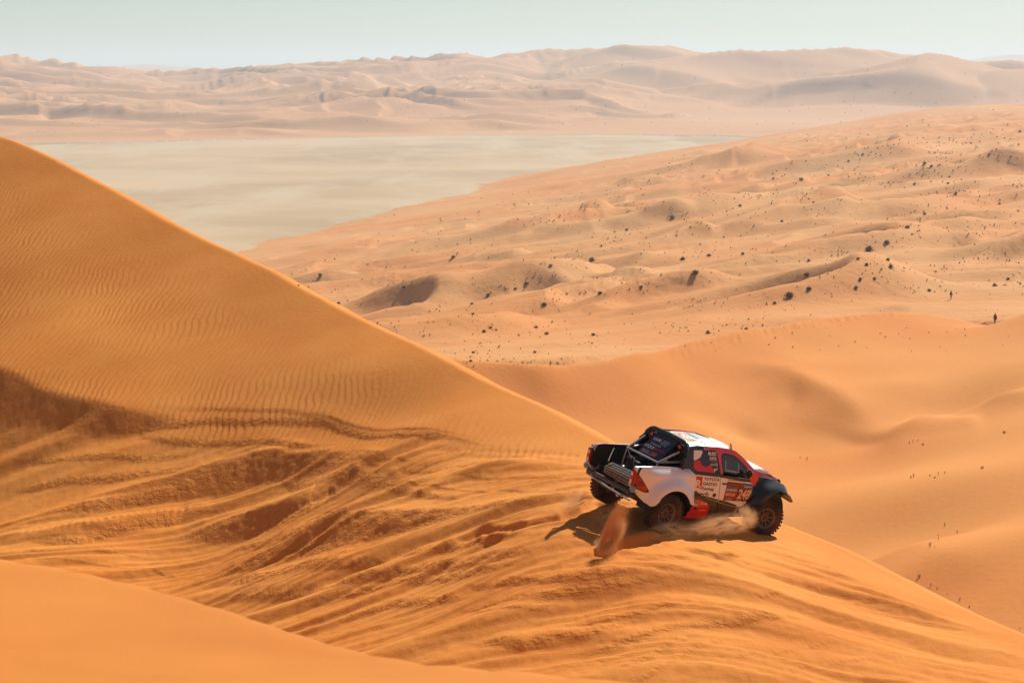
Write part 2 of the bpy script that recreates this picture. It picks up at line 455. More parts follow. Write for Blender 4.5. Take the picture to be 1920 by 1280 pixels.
def height_bowl(x, y):
    b, sd, t = edged(bowl_fn, bowl_line, x, y)
    # long soft spurs running down the slope, with hollows in their lee
    def spur(pts, w, hh, crisp=0.0):
        s, tt = polyline(x, y, [on_surface(bowl_fn, p[0], p[1], (120, 340)) for p in pts])
        d = np.abs(s) / w
        return hh * ((1 - crisp) * np.exp(-d * d) + crisp * np.exp(-np.sqrt(d * d + 0.004) * 1.6)) * smooth(tt, 0, .35) * smooth(1 - tt, 0, .35)
    def hollow(u, v, rx, ry, d, ang=0.0):
        c = on_surface(bowl_fn, u, v, (120, 340)); ca, sa = math.cos(ang), math.sin(ang)
        p = (x - c[0]) * ca + (y - c[1]) * sa; q = -(x - c[0]) * sa + (y - c[1]) * ca
        return -d * np.exp(-((p / rx) ** 2 + (q / ry) ** 2))
    h = spur([(1340, 640), (1400, 690), (1480, 730), (1560, 780), (1660, 830)], 9, 3.2, 0.7)
    h += spur([(1600, 850), (1680, 835), (1760, 800), (1860, 765), (1990, 745)], 9, 3.4, 0.9)
    h += spur([(1200, 842), (1300, 822), (1400, 820)], 9, 1.6)
    h += spur([(1660, 1040), (1760, 1072), (1900, 1075)], 9, 2.2, 0.3)
    h += hollow(1450, 745, 4, 14, 0.5, rad(-25)) + hollow(1484, 776, 1.3, 3.4, 0.5, rad(-15)) + hollow(1850, 738, 6, 11, 1.2) + hollow(1735, 800, 7, 9, 1.3) + hollow(1800, 772, 6, 9, 1.3)
    h += hollow(1660, 740, 14, 24, -1.4, rad(20)) + hollow(1300, 730, 14, 22, -1.2) + hollow(1130, 760, 14, 22, 1.8) + hollow(1395, 818, 2, 4, .6) + hollow(1600, 960, 12, 16, -1.4)
    h += fbm(x / 45, y / 60, 77, 2) * 1.3 + noise(x / 14, y / 22, 78) * 0.18
    # footprints along the crest
    s3, t3 = polyline(x, y, bowl_crest)
    fp = np.exp(-((s3 + 1.1) / 0.8) ** 2) * smooth(x, 15, 30) * (1 - smooth(x, 62, 66))
    h += fp * 0.30 * noise(x / 1.0, y / 1.1, 79)
    for _ in range(2):                          # wind-smoothed
        for ax, n in ((0, 1), (1, 4)):
            p = [(0, 0), (0, 0)]; p[ax] = (n, n)
            hp = np.pad(h, p, 'edge'); h = sum((hp[i:i + h.shape[0]] if ax == 0 else hp[:, i:i + h.shape[1]]) for i in range(2 * n + 1)) / (2 * n + 1)
    h = h * smooth(-sd, -2, 14) + fp * 0.22 * noise(x / 1.0, y / 1.1, 79)
    drop = np.clip(sd, 0, None)
    return b + h - (np.sqrt(drop * drop + 1.0) - 1.0) * 0.5


CRES = [((770, 585, 430), 30, 6.0, 2.3), ((890, 530, 600), 42, 9.0, 1.9), ((1430, 548, 425), 33, 8.0, 2.5), ((1060, 530, 560), 26, 4, 2.1), ((1560, 470, 600), 38, 6, 2.6),
        ((1600, 400, 760), 46, 8, 2.2), ((1690, 440, 640), 30, 4, 2.4), ((1180, 440, 900), 60, 10, 2.2), ((1400, 420, 800), 50, 8, 2.5), ((960, 440, 950), 60, 9, 2.1), ((1560, 315, 1250), 70, 14, 2.5),
        ((1300, 325, 1500), 80, 14, 2.2), ((1750, 345, 960), 60, 11, 2.5), ((1820, 600, 345), 14, 3.0, 2.4), ((1600, 575, 372), 18, 2.0, 2.4), ((1850, 450, 560), 34, 5, 2.4), ((700, 560, 560), 30, 6, 2.4)]


def height_field(x, y):
    b, sd, t = edged(field_fn, field_line, x, y)
    far = smooth(np.hypot(x, y), 380, 1300)
    h = waves(x, y, rad(118), 120, 1.5, 51) * (4.2 - 0.8 * far) - 1.9 + 0.5 * far
    h += waves(x, y, rad(95), 58, 1.5, 61) * (3.4 + 0.8 * far) - 1.6
    h += waves(x, y, rad(128), 34, 1.4, 63) * (2.5 + 1.2 * far) - 1.0
    h += waves(x, y, rad(140), 300, 1.1, 55) * 3.0 - 2
    h += waves(x, y, rad(80), 19, 1.0, 66, 0.7) * 0.8
    h += noise(x / 9, y / 9, 67) * 0.22
    for c, r, hh, a in CRES:
        h += crescent(x, y, U(*c), r * 0.62, hh * 0.85, a)
    h *= 0.35 + 0.65 * smooth(-sd, 0, 160)
    h *= 0.25 + 0.75 * smooth(np.hypot(x, y), 345, 470)
    drop = np.clip(sd, 0, None)
    b = b + h - (np.sqrt(drop * drop + 100) - 10) * 0.16
    s4, t4 = polyline(x, y, bowl_line)
    return b - np.clip(8 - s4, 0, 90) * 0.8


def height_far(x, y):
    r = np.hypot(x, y)
    k = np.minimum(1.0, 6500 / r)
    b = far_fn(x * k, y * k)
    sd, t = polyline(x, y, far_start)
    k = smooth(sd, 0, 900)
    right = smooth(x / y, -0.02, 0.10)
    h = waves(x, y, rad(125), 640, 1.3, 91, 0.66) * (30 - 16 * right) - 14 + 8 * right + (waves(x, y, rad(122), 780, 1.0, 93, 0.58) * 115 - 45) * right
    h += (waves(x, y, rad(112), 430, 1.2, 94, 0.6) * 52 - 20) * right
    h += waves(x, y, rad(100), 260, 1.8, 95) * (34 - 22 * right) - 11
    h += waves(x, y, rad(150), 120, 1.4, 97) * (12 - 8 * right) - 4
    h += waves(x, y, rad(85), 60, 1.2, 98) * (2.5 - 1.5 * right) - 1
    h += fbm(x / 1300, y / 1300, 99, 2) * 18
    front = smooth(sd, 0, 260) * (0.35 + 0.65 * k)
    z = b + h * front
    z = np.where(sd < 0, FLAT - 1 + sd * 0.02, np.maximum(z * smooth(sd, 0, 250) + (FLAT - 1) * (1 - smooth(sd, 0, 250)), FLAT - 1 + smooth(sd, 0, 500) * 6))
    # behind the skyline the sand sinks away
    z = z - smooth(r, 6100, 7600) * 260
    return z


def height_front(x, y):
    b, sd, t = edged(front_fn, front_line, x, y)
    drop = np.clip(sd, 0, None)
    b = b + noise(x / 3, y / 2, 11) * 0.02
    return b - (np.sqrt(drop * drop + 0.3 ** 2) - 0.3) * 0.75


def skirts(z, r, r0, r1, lo):
    return z * (1 - smooth(r, r0, r1)) + lo * smooth(r, r0, r1)


# ------------------------------------------------------------------ terrain: one fan-shaped grid round the camera, cut into named pieces
def spaced(a, b, n, log=False):
    return (np.geomspace if log else np.linspace)(a, b, n, endpoint=False)


NCOL = 780
phi_in = np.linspace(-0.275, 0.275, NCOL)
side = np.cumsum(np.geomspace(0.0012, 0.2, 50))
side = 0.275 + side / side[-1] * (math.pi - 0.06 - 0.275)
phi = np.concatenate([-side[::-1], phi_in, side])
rr = np.concatenate([[0.4, 2, 4, 6], spaced(7.5, 16, 26), spaced(16, 34, 10), spaced(34, 60, 300), spaced(60, 97, 205), spaced(97, 150, 12), spaced(150, 200, 55), spaced(200, 336, 130),
                     spaced(336, 2500, 330, True), spaced(2500, 3100, 60), spaced(3100, 7200, 215, True), spaced(7200, 9000, 6), spaced(9000, 40000, 12, True)])
PH, RR = np.meshgrid(phi, rr)
GX = RR * np.sin(PH); GY = RR * np.cos(PH)
GZ = np.full(GX.shape, FLAT); ZONE = np.full(GX.shape, 4, np.int8)
FACE = np.zeros(GX.shape); RIP = np.zeros(GX.shape)
CONE = np.abs(PH) < 0.62


SKY = [(-200, 108), (0, 103), (60, 110), (150, 120), (250, 131), (330, 134), (420, 128), (480, 124), (550, 118), (620, 116), (700, 109), (780, 109), (860, 101), (960, 101), (1020, 100), (1100, 91),
       (1160, 86), (1200, 86), (1300, 93), (1370, 95), (1400, 101), (1480, 96), (1550, 89), (1600, 93), (1645, 93), (1700, 103), (1800, 108), (1920, 118), (2200, 120)]


def far_fitted(x, y):
    z = height_far(x, y)
    r = np.hypot(x, y)
    el = np.where((r > 4000) & (r < 9000), z / r, -9).max(0)
    us = np.array([p[0] for p in SKY], float); vs = np.array([p[1] for p in SKY], float)
    tgt = np.interp(x[0] / y[0] * FPX * 1.009 + 960, us, (HORIZON - vs) / FPX)
    k = np.hanning(79)[1:-1]; k /= k.sum()
    d = np.convolve(np.pad(tgt - el, 38, 'edge'), k, 'valid')
    z2 = z + r * d[None] * smooth(r, 3600, 5200)
    return np.where(z > FLAT, np.maximum(z2, FLAT + 2), z2)


def put(rows, fn, zone, edge=0.62):
    s = slice(*np.searchsorted(rr, rows))
    ok = np.abs(phi) < edge
    x, y = GX[s][:, ok], GY[s][:, ok]
    res = fn(x, y)
    z = res[0] if isinstance(res, tuple) else res
    # outside the picture the layers level out instead of running on as wild extrapolations
    lo = {0: -2.4, 1: -13, 2: -46, 3: -60, 5: -30}[zone]
    side_t = smooth(np.abs(PH[s][:, ok]), 0.36, edge - 0.02)
    z = z * (1 - side_t) + lo * side_t
    full = GZ[s].copy(); zz = ZONE[s].copy()
    sub = full[:, ok]; zs = zz[:, ok]
    m = z > sub
    sub[m] = z[m]; zs[m] = zone
    full[:, ok] = sub; zz[:, ok] = zs
    if ok.sum() < len(phi):
        rest = full[:, ~ok]; rz = zz[:, ~ok]
        mm = lo > rest
        rest[mm] = lo; rz[mm] = zone
        full[:, ~ok] = rest; zz[:, ~ok] = rz
    GZ[s] = full; ZONE[s] = zz
    if isinstance(res, tuple):
        f = FACE[s].copy(); f[:, ok] = res[1]; FACE[s] = f
        f = RIP[s].copy(); f[:, ok] = res[2]; RIP[s] = f


def salt(x, y):
    return FLAT + noise(x / 200, y / 200, 12) * 0.3


put((2400, 50000), far_fitted, 5)
put((250, 3300), height_field, 3)
put((90, 420), height_bowl, 2)
put((24, 160), height_near, 1)
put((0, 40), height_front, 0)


def make_material_sand(name, colors, scale, ripple=0.0, rough_bump=0.0, grain=0.0, spec=0.12, streak=None, mid=None):
    m = bpy.data.materials.new(name); m.use_nodes = True
    nt = m.node_tree; N = nt.nodes; Lk = nt.links
    b = N['Principled BSDF']
    b.inputs['Roughness'].default_value = 0.85
    b.inputs['Specular IOR Level'].default_value = spec
    geo = N.new('ShaderNodeNewGeometry')
    def nz(sc, det, vec=None, rough=0.5):
        t = N.new('ShaderNodeTexNoise'); t.inputs['Scale'].default_value = sc; t.inputs['Detail'].default_value = det; t.inputs['Roughness'].default_value = rough
        Lk.new(vec or geo.outputs['Position'], t.inputs['Vector']); return t
    def mapping(sc, rz=0.0):
        mp = N.new('ShaderNodeMapping'); mp.vector_type = 'POINT'
        mp.inputs['Scale'].default_value = sc; mp.inputs['Rotation'].default_value = (0, 0, rz)
        Lk.new(geo.outputs['Position'], mp.inputs['Vector']); return mp.outputs[0]
    def math_(op, a, c, v=None):
        t = N.new('ShaderNodeMath'); t.operation = op
        for i, q in enumerate((a, c)):
            if isinstance(q, (int, float)): t.inputs[i].default_value = q
            elif q is not None: Lk.new(q, t.inputs[i])
        return t.outputs[0]
    n1 = nz(scale, 4)
    ramp = N.new('ShaderNodeValToRGB')
    ramp.color_ramp.elements[0].position = 0.36; ramp.color_ramp.elements[1].position = 0.64
    ramp.color_ramp.elements[0].color = (*colors[0], 1); ramp.color_ramp.elements[1].color = (*colors[1], 1)
    Lk.new(n1.outputs[0], ramp.inputs[0])
    last = ramp.outputs[0]
    if streak:
        n2 = nz(1.0, 5, mapping(streak[0], streak[1]), 0.62)
        mr = N.new('ShaderNodeMapRange'); mr.inputs[1].default_value = 0.50; mr.inputs[2].default_value = 0.64; Lk.new(n2.outputs[0], mr.inputs[0])
        mx = N.new('ShaderNodeMix'); mx.data_type = 'RGBA'; mx.inputs['B'].default_value = (*streak[2], 1)
        Lk.new(mr.outputs[0], mx.inputs['Factor']); Lk.new(last, mx.inputs['A']); last = mx.outputs['Result']
        if len(streak) > 3:
            v = N.new('ShaderNodeTexWave'); v.inputs['Scale'].default_value = 1.0; v.inputs['Distortion'].default_value = 9.0; v.inputs['Detail'].default_value = 4; v.inputs['Detail Scale'].default_value = 0.8
            Lk.new(mapping(streak[3], streak[1]), v.inputs['Vector'])
            mr = N.new('ShaderNodeMapRange'); mr.inputs[1].default_value = 0.93; mr.inputs[2].default_value = 1.0; mr.inputs[4].default_value = 0.3; Lk.new(v.outputs['Fac'], mr.inputs[0])
            mx = N.new('ShaderNodeMix'); mx.data_type = 'RGBA'; mx.inputs['B'].default_value = (*streak[4], 1)
            Lk.new(mr.outputs[0], mx.inputs['Factor']); Lk.new(last, mx.inputs['A']); last = mx.outputs['Result']
    Lk.new(last, b.inputs['Base Color'])
    h = None
    def add(a, c):
        return c if a is None else math_('ADD', a, c)
    if ripple:
        ra = N.new('ShaderNodeAttribute'); ra.attribute_name = 'ripple'
        sep = N.new('ShaderNodeSeparateXYZ'); Lk.new(geo.outputs['Position'], sep.inputs[0])
        w1 = nz(0.16, 3); w2 = nz(1.1, 2)
        ph = math_('ADD', math_('MULTIPLY', sep.outputs['X'], 2 * math.pi / 0.235), math_('MULTIPLY', sep.outputs['Y'], 2 * math.pi / 0.235 * -0.16))
        ph = math_('ADD', ph, math_('MULTIPLY', w1.outputs[0], 62))
        ph = math_('ADD', ph, math_('MULTIPLY', w2.outputs[0], 5))
        wv = math_('SINE', ph, None)
        wv = math_('ADD', wv, math_('MULTIPLY', math_('SINE', math_('MULTIPLY', ph, 2.0), None), 0.18))
        am = nz(0.22, 2)
        wv = math_('MULTIPLY', wv, math_('MULTIPLY', math_('MULTIPLY', am.outputs[0], nz(0.07, 2).outputs[0]), ripple * 4.4))
        h = add(h, math_('MULTIPLY', wv, ra.outputs['Fac']))
    if rough_bump:
        fa = N.new('ShaderNodeAttribute'); fa.attribute_name = 'face'
        c1 = nz(6.0, 5, rough=0.6)
        h = add(h, math_('MULTIPLY', math_('MULTIPLY', c1.outputs[0], rough_bump), math_('ADD', fa.outputs['Fac'], 0.22)))
    if mid:
        c3 = nz(mid[0], 3, rough=0.55)
        h = add(h, math_('MULTIPLY', c3.outputs[0], mid[1]))
    if grain:
        c2 = nz(28.0, 3, rough=0.7)
        h = add(h, math_('MULTIPLY', c2.outputs[0], grain))
    if h is not None:
        bp = N.new('ShaderNodeBump'); bp.inputs['Strength'].default_value = 1.0; bp.inputs['Distance'].default_value = 1.0
        Lk.new(h, bp.inputs['Height']); Lk.new(bp.outputs[0], b.inputs['Normal'])
    return m


MS = {
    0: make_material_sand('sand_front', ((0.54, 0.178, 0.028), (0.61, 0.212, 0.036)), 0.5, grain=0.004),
    1: make_material_sand('sand_near', ((0.69, 0.224, 0.034), (0.75, 0.270, 0.048)), 0.35, ripple=0.0042, rough_bump=0.075, grain=0.008),
    2: make_material_sand('sand_bowl', ((0.68, 0.232, 0.046), (0.73, 0.288, 0.068)), 0.03, grain=0.01, mid=(1.3, 0.05)),
    3: make_material_sand('sand_field', ((0.65, 0.255, 0.074), (0.66, 0.32, 0.118)), 0.012, grain=0.02, mid=(0.35, 0.28)),
    4: make_material_sand('salt_crust', ((0.45, 0.305, 0.175), (0.60, 0.42, 0.25)), 0.0045, streak=((0.0120, 0.0022, 1), rad(-8), (0.56, 0.42, 0.27), (0.0022, 0.005, 1), (0.54, 0.43, 0.30))),
    5: make_material_sand('sand_far', ((0.56, 0.265, 0.115), (0.62, 0.32, 0.15)), 0.0015),
}
nr, nc = GX.shape
idx = np.arange(nr * nc).reshape(nr, nc)
quads = np.stack([idx[:-1, :-1], idx[1:, :-1], idx[1:, 1:], idx[:-1, 1:]], -1)
qz = ZONE[:-1, :-1].copy()
# shared closing wedge behind the camera
wrap = np.stack([idx[:-1, -1], idx[1:, -1], idx[1:, 0], idx[:-1, 0]], -1)
V = np.stack([GX.ravel(), GY.ravel(), GZ.ravel()], 1).astype(np.float32)


def ground_piece(name, zones, mat):
    q = quads[np.isin(qz, zones)]
    w = wrap[np.isin(ZONE[:-1, -1], zones)]
    q = np.concatenate([q.reshape(-1, 4), w])[:, ::-1]
    used, inv = np.unique(q.ravel(), return_inverse=True)
    me = bpy.data.meshes.new(name)
    me.vertices.add(len(used)); me.vertices.foreach_set('co', V[used].ravel())
    me.loops.add(len(inv)); me.loops.foreach_set('vertex_index', inv.astype(np.int32))
    me.polygons.add(len(q)); me.polygons.foreach_set('loop_start', np.arange(0, len(inv), 4, dtype=np.int32))
    me.polygons.foreach_set('use_smooth', np.ones(len(q), bool))
    me.update(calc_edges=True); me.validate()
    for nm, arr in (('face', FACE), ('ripple', RIP)):
        at = me.attributes.new(nm, 'FLOAT', 'POINT'); at.data.foreach_set('value', arr.ravel()[used].astype(np.float32))
    o = link(name, me, [mat])
    tag(o, kind='structure')
    return o


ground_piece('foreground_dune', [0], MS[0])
ground_piece('near_dune', [1], MS[1])
ground_piece('valley_slope', [2], MS[2])
ground_piece('dune_field', [3], MS[3])
ground_piece('salt_flat', [4], MS[4])
ground_piece('far_dunes', [5], MS[5])


# distant hills on the horizon, low rounded massifs of real depth
def hills():
    xs, ys = np.meshgrid(np.linspace(-1, 1, 160), np.linspace(-1, 1, 40))
    for (u0, u1, Y, top, seed) in [(60, 540, 15000, 119, 3), (1640, 2400, 15000, 92, 4)]:
        a = U(u0, HORIZON, Y); b = U(u1, HORIZON, Y)
        cx, hw = (a[0] + b[0]) / 2, (b[0] - a[0]) / 2
        X = cx + xs * hw; Y_ = Y + ys * 1800
        hmax = (HORIZON - top) / FPX * Y + 105
        env = np.clip(1 - np.abs(xs) ** 2.2, 0, 1) * np.clip(1 - ys ** 2, 0, 1)
        Z = -105 + hmax * env * (0.82 + 0.35 * fbm(X / 900, Y_ / 900, seed, 4))
        me = bpy.data.meshes.new('distant_hills')
        n0, n1 = X.shape; id_ = np.arange(n0 * n1).reshape(n0, n1)
        f = np.stack([id_[:-1, :-1], id_[:-1, 1:], id_[1:, 1:], id_[1:, :-1]], -1).reshape(-1, 4)
        me.from_pydata(np.stack([X.ravel(), Y_.ravel(), Z.ravel()], 1).tolist(), [], f.tolist())
        me.polygons.foreach_set('use_smooth', np.ones(len(f), bool))
        tag(link('distant_hills', me, [MS[5]]), kind='structure')


hills()

# ------------------------------------------------------------------ haze: one closed box of thin air
def box_mesh(name, lo, hi):
    me = bpy.data.meshes.new(name)
    v = [(x, y, z) for x in (lo[0], hi[0]) for y in (lo[1], hi[1]) for z in (lo[2], hi[2])]
    f = [(0, 1, 3, 2), (4, 6, 7, 5), (0, 4, 5, 1), (2, 3, 7, 6), (0, 2, 6, 4), (1, 5, 7, 3)]
    me.from_pydata(v, [], f); return me


hm = bpy.data.materials.new('haze'); hm.use_nodes = True
hn = hm.node_tree; hn.nodes.remove(hn.nodes['Principled BSDF'])
pv = hn.nodes.new('ShaderNodeVolumePrincipled')
pv.inputs['Color'].default_value = (0.72, 0.86, 0.97, 1)
pv.inputs['Density'].default_value = 0.0001
pv.inputs['Anisotropy'].default_value = 0.25
hn.links.new(pv.outputs[0], hn.nodes['Material Output'].inputs['Volume'])
haze = link('haze', box_mesh('haze', (-41000, -41000, -235), (41000, 41000, 240)), [hm])
tag(haze, kind='stuff')
# ------------------------------------------------------------------ rally truck
# truck space: X forward, Y left, Z up, origin on the ground under the rear axle
TRUCK_LOC = Vector((2.7483554, 44.59573375, -10.09268865))
_y, _p, _r = 0.63446313, 0.13849589, 0.15917267
TRUCK_ROT = Matrix.Rotation(_y, 3, 'Z') @ Matrix.Rotation(_p, 3, 'Y') @ Matrix.Rotation(_r, 3, 'X')

white = material('paint_white', (0.78, 0.78, 0.76), 0.32, 0, 0.5, Coat_Weight=0.3)
red = material('paint_red', (0.62, 0.010, 0.018), 0.30, 0, 0.5, Coat_Weight=0.4)
black = material('paint_black', (0.018, 0.019, 0.020), 0.42)
satin = material('black_composite', (0.012, 0.015, 0.015), 0.36)
interior = material('dark_interior', (0.012, 0.010, 0.010), 0.7)
rubber = material('rubber', (0.022, 0.017, 0.014), 0.85, 0, 0.2)
rimmat = material('wheel_bronze', (0.16, 0.115, 0.085), 0.5, 0.4)
steel = material('steel_tube', (0.36, 0.36, 0.34), 0.42, 0.4)
redlamp = material('red_lamp', (0.46, 0.006, 0.012), 0.2, 0, 0.6)
redlamp_dark = material('red_lamp_dark', (0.20, 0.010, 0.010), 0.3)
clear = material('clear_lamp', (0.75, 0.66, 0.50), 0.2)
glass = material('dark_glass', (0.035, 0.032, 0.028), 0.06, 0, 0.6, Transmission_Weight=0.25)
vinyl = {
    'white': material('print_white', (0.78, 0.78, 0.76), 0.4), 'black': material('print_black', (0.012, 0.012, 0.014), 0.4),
    'red': material('print_red', (0.55, 0.012, 0.02), 0.4), 'maroon': material('print_maroon', (0.17, 0.010, 0.014), 0.4),
    'blue': material('print_blue', (0.06, 0.13, 0.20), 0.4), 'grey': material('print_grey', (0.10, 0.12, 0.16), 0.4),
    'cream': material('print_cream', (0.72, 0.52, 0.27), 0.4), 'navy': material('print_navy', (0.014, 0.026, 0.075), 0.4),
    'orange': material('print_orange', (0.50, 0.13, 0.03), 0.4), 'slate': material('print_slate', (0.09, 0.12, 0.15), 0.4),
    'teal': material('print_teal', (0.25, 0.36, 0.38), 0.4), 'silver': material('print_silver', (0.42, 0.40, 0.37), 0.4)}


# sand dust on paint: warm speckle that thickens towards the sills
def dusty(m, amount, low=0.2, high=1.3):
    nt = m.node_tree; N = nt.nodes; L = nt.links; b = N['Principled BSDF']
    base = tuple(b.inputs['Base Color'].default_value)
    tc = N.new('ShaderNodeTexCoord'); nz = N.new('ShaderNodeTexNoise'); nz.inputs['Scale'].default_value = 3.0; nz.inputs['Detail'].default_value = 7
    L.new(tc.outputs['Object'], nz.inputs['Vector'])
    sp = N.new('ShaderNodeSeparateXYZ'); L.new(tc.outputs['Object'], sp.inputs[0])
    mr = N.new('ShaderNodeMapRange'); mr.inputs[1].default_value = high; mr.inputs[2].default_value = low; mr.inputs[3].default_value = 0.25; mr.inputs[4].default_value = 1.0
    L.new(sp.outputs['Z'], mr.inputs[0])
    m2 = N.new('ShaderNodeMapRange'); m2.inputs[1].default_value = 0.38; m2.inputs[2].default_value = 0.75; m2.inputs[4].default_value = amount; L.new(nz.outputs[0], m2.inputs[0])
    mu = N.new('ShaderNodeMath'); mu.operation = 'MULTIPLY'; L.new(mr.outputs[0], mu.inputs[0]); L.new(m2.outputs[0], mu.inputs[1])
    mx = N.new('ShaderNodeMix'); mx.data_type = 'RGBA'; mx.inputs['A'].default_value = base; mx.inputs['B'].default_value = (0.45, 0.22, 0.08, 1)
    L.new(mu.outputs[0], mx.inputs['Factor']); L.new(mx.outputs['Result'], b.inputs['Base Color'])


dusty(white, 0.26, 0.2, 1.0); dusty(black, 0.30); dusty(satin, 0.08, 0.3, 1.1); dusty(rubber, 0.26, 0.0, 1.2); dusty(red, 0.22); dusty(rimmat, 0.3, 0, 1)

truck = bpy.data.objects.new('rally_truck', None)
col.objects.link(truck)
truck.matrix_world = Matrix.Translation(TRUCK_LOC) @ TRUCK_ROT.to_4x4()
tag(truck, 'white, red and black rally pickup numbered 248 kicking up sand on the dune edge', 'rally truck')


def sstep(x, a, b):
    t = min(1, max(0, (x - a) / (b - a))); return t * t * (3 - 2 * t)


def body_half(x, z):
    """half width of the bodywork at (x, z)"""
    w = 0.885 + 0.03 * sstep(z, 0.3, 0.8) - 0.03 * sstep(z, 0.9, 1.25)
    w -= 0.07 * sstep(0.55 - z, 0, 0.35)
    if z > 1.27:
        w -= 0.345 * (z - 1.27) + 0.015 * sstep(z, 1.78, 1.90)
    w -= 0.10 * sstep(x, 2.7, 3.9) * sstep(z, 0.9, 1.25)
    return w


def quarter_half(x, z):
    """rear quarter: flat rail, pressed shoulder and a flare that swells out round the wheel"""
    w = 0.845 + 0.14 * sstep(1.44 - z, 0, 0.19) * sstep(x, -1.0, -0.3) + 0.035 * (1 - sstep(x, -1.0, -0.3))
    d = math.hypot((x - 0.12) / 1.0, (z - 0.42) / 0.98)
    fl = 1 - sstep(d, 0.60, 0.86)
    fl *= sstep(x, -1.0, -0.35)
    w += 0.165 * fl
    w -= 0.10 * sstep(-x, 0.5, 1.0) * sstep(1.1 - z, 0.0, 0.5)
    w -= 0.10 * sstep(-x, 0.6, 1.0)
    return w


def fender_half(x, z):
    d = math.hypot(x - 3.30, z - 0.42)
    w = 0.84 + 0.27 * (1 - sstep(d, 0.52, 0.86)) + 0.04 * sstep(1.25 - z, 0, .3)
    w -= 0.12 * sstep(x, 3.55, 4.0)
    w -= 0.10 * (1 - sstep(x, 2.45, 2.75))
    return w


def cut_polygon(poly, step):
    """polygon in (a, b), cut along a grid so that it can follow a curved surface"""
    bm = bmesh.new()
    bm.faces.new([bm.verts.new((a, b, 0)) for a, b in poly])
    for ax in (0, 1):
        lo = min(p[ax] for p in poly); hi = max(p[ax] for p in poly)
        k = math.ceil(lo / step) * step
        while k < hi:
            co = [0, 0, 0]; no = [0, 0, 0]; co[ax] = k; no[ax] = 1
            bmesh.ops.bisect_plane(bm, geom=bm.verts[:] + bm.edges[:] + bm.faces[:], plane_co=co, plane_no=no)
            k += step
    return bm


def spline_poly(pts, n=6):
    """closed Catmull-Rom through pts; a point given as (a, b, 1) stays a corner"""
    out = []; N_ = len(pts)
    for i in range(N_):
        p0, p1, p2, p3 = pts[i - 1], pts[i], pts[(i + 1) % N_], pts[(i + 2) % N_]
        c1 = len(p1) > 2; c2 = len(p2) > 2
        A = Vector(p1[:2]); D = Vector(p2[:2])
        if c1 and c2: out.append(tuple(A)); continue
        m1 = (D - A) if c1 else (D - Vector(p0[:2])) * 0.5
        m2 = (D - A) if c2 else (Vector(p3[:2]) - A) * 0.5
        for k in range(n):
            t = k / n
            h = (2 * t ** 3 - 3 * t * t + 1) * A + (t ** 3 - 2 * t * t + t) * m1 + (-2 * t ** 3 + 3 * t * t) * D + (t ** 3 - t * t) * m2
            out.append((h.x, h.y))
    return out


def finish(bm, name, mat, parent, smooth_=True, angle=40, mats=None):
    bmesh.ops.recalc_face_normals(bm, faces=bm.faces)
    me = bpy.data.meshes.new(name); bm.to_mesh(me); bm.free()
    if smooth_:
        me.polygons.foreach_set('use_smooth', np.ones(len(me.polygons), bool))
        me.set_sharp_from_angle(angle=rad(angle))
    return link(name, me, mats or [mat], parent)


def panel(name, poly, fn, mat, side=-1, off=0.0, thick=0.02, step=0.08, parent=truck, smooth_=True):
    """a sheet of bodywork with thickness: polygon in (x, z), pushed out to y = side * fn(x, z)"""
    bm = cut_polygon(poly, step)
    for v in bm.verts:
        x, z = v.co.x, v.co.y
        v.co = Vector((x, side * (fn(x, z) + off), z))
    if thick:
        r = bmesh.ops.extrude_face_region(bm, geom=bm.faces[:])
        for e in r['geom']:
            if isinstance(e, bmesh.types.BMVert): e.co.y -= side * thick
    return finish(bm, name, mat, parent, smooth_)


def top_panel(name, poly, fn, mat, thick=0.02, step=0.1, off=0.0, parent=truck):
    """polygon in (x, y) lifted to z = fn(x, y)"""
    bm = cut_polygon(poly, step)
    for v in bm.verts:
        v.co = Vector((v.co.x, v.co.y, fn(v.co.x, v.co.y) + off))
    if thick:
        r = bmesh.ops.extrude_face_region(bm, geom=bm.faces[:])
        for e in r['geom']:
            if isinstance(e, bmesh.types.BMVert): e.co.z -= thick
    return finish(bm, name, mat, parent)


def box(bm, c, s, rot=None, bevel=0.0):
    g = bmesh.ops.create_cube(bm, size=1)['verts']
    for v in g:
        v.co = Vector((v.co.x * s[0], v.co.y * s[1], v.co.z * s[2]))
    if bevel:
        es = list({e for v in g for e in v.link_edges})
        g = list({v for f in bmesh.ops.bevel(bm, geom=es, offset=bevel, segments=2, affect='EDGES', clamp_overlap=True)['faces'] for v in f.verts} | {v for v in g if v.is_valid})
    for v in g:
        if rot is not None: v.co = rot @ v.co
        v.co += Vector(c)
    return g


def tube(bm, pts, r, n=10, closed=False):
    P = [Vector(p) for p in pts]; rings = []
    for i, p in enumerate(P):
        if closed: d = P[(i + 1) % len(P)] - P[i - 1]
        else: d = P[min(i + 1, len(P) - 1)] - P[max(i - 1, 0)]
        d.normalize()
        a = Vector((0, 0, 1)) if abs(d.z) < 0.9 else Vector((1, 0, 0))
        e1 = d.cross(a).normalized(); e2 = d.cross(e1)
        rr_ = r[i] if isinstance(r, (list, tuple)) else r
        rings.append([bm.verts.new(p + (e1 * math.cos(2 * math.pi * k / n) + e2 * math.sin(2 * math.pi * k / n)) * rr_) for k in range(n)])
    m = len(rings)
    for i in range(m if closed else m - 1):
        A, B = rings[i], rings[(i + 1) % m]
        for k in range(n): bm.faces.new([A[k], A[(k + 1) % n], B[(k + 1) % n], B[k]])
    if not closed:
        bm.faces.new(rings[0][::-1]); bm.faces.new(rings[-1])


def tube_part(name, pts, r, mat, parent=truck, n=10, closed=False):
    bm = bmesh.new(); tube(bm, pts, r, n, closed); return finish(bm, name, mat, parent, True, 50)


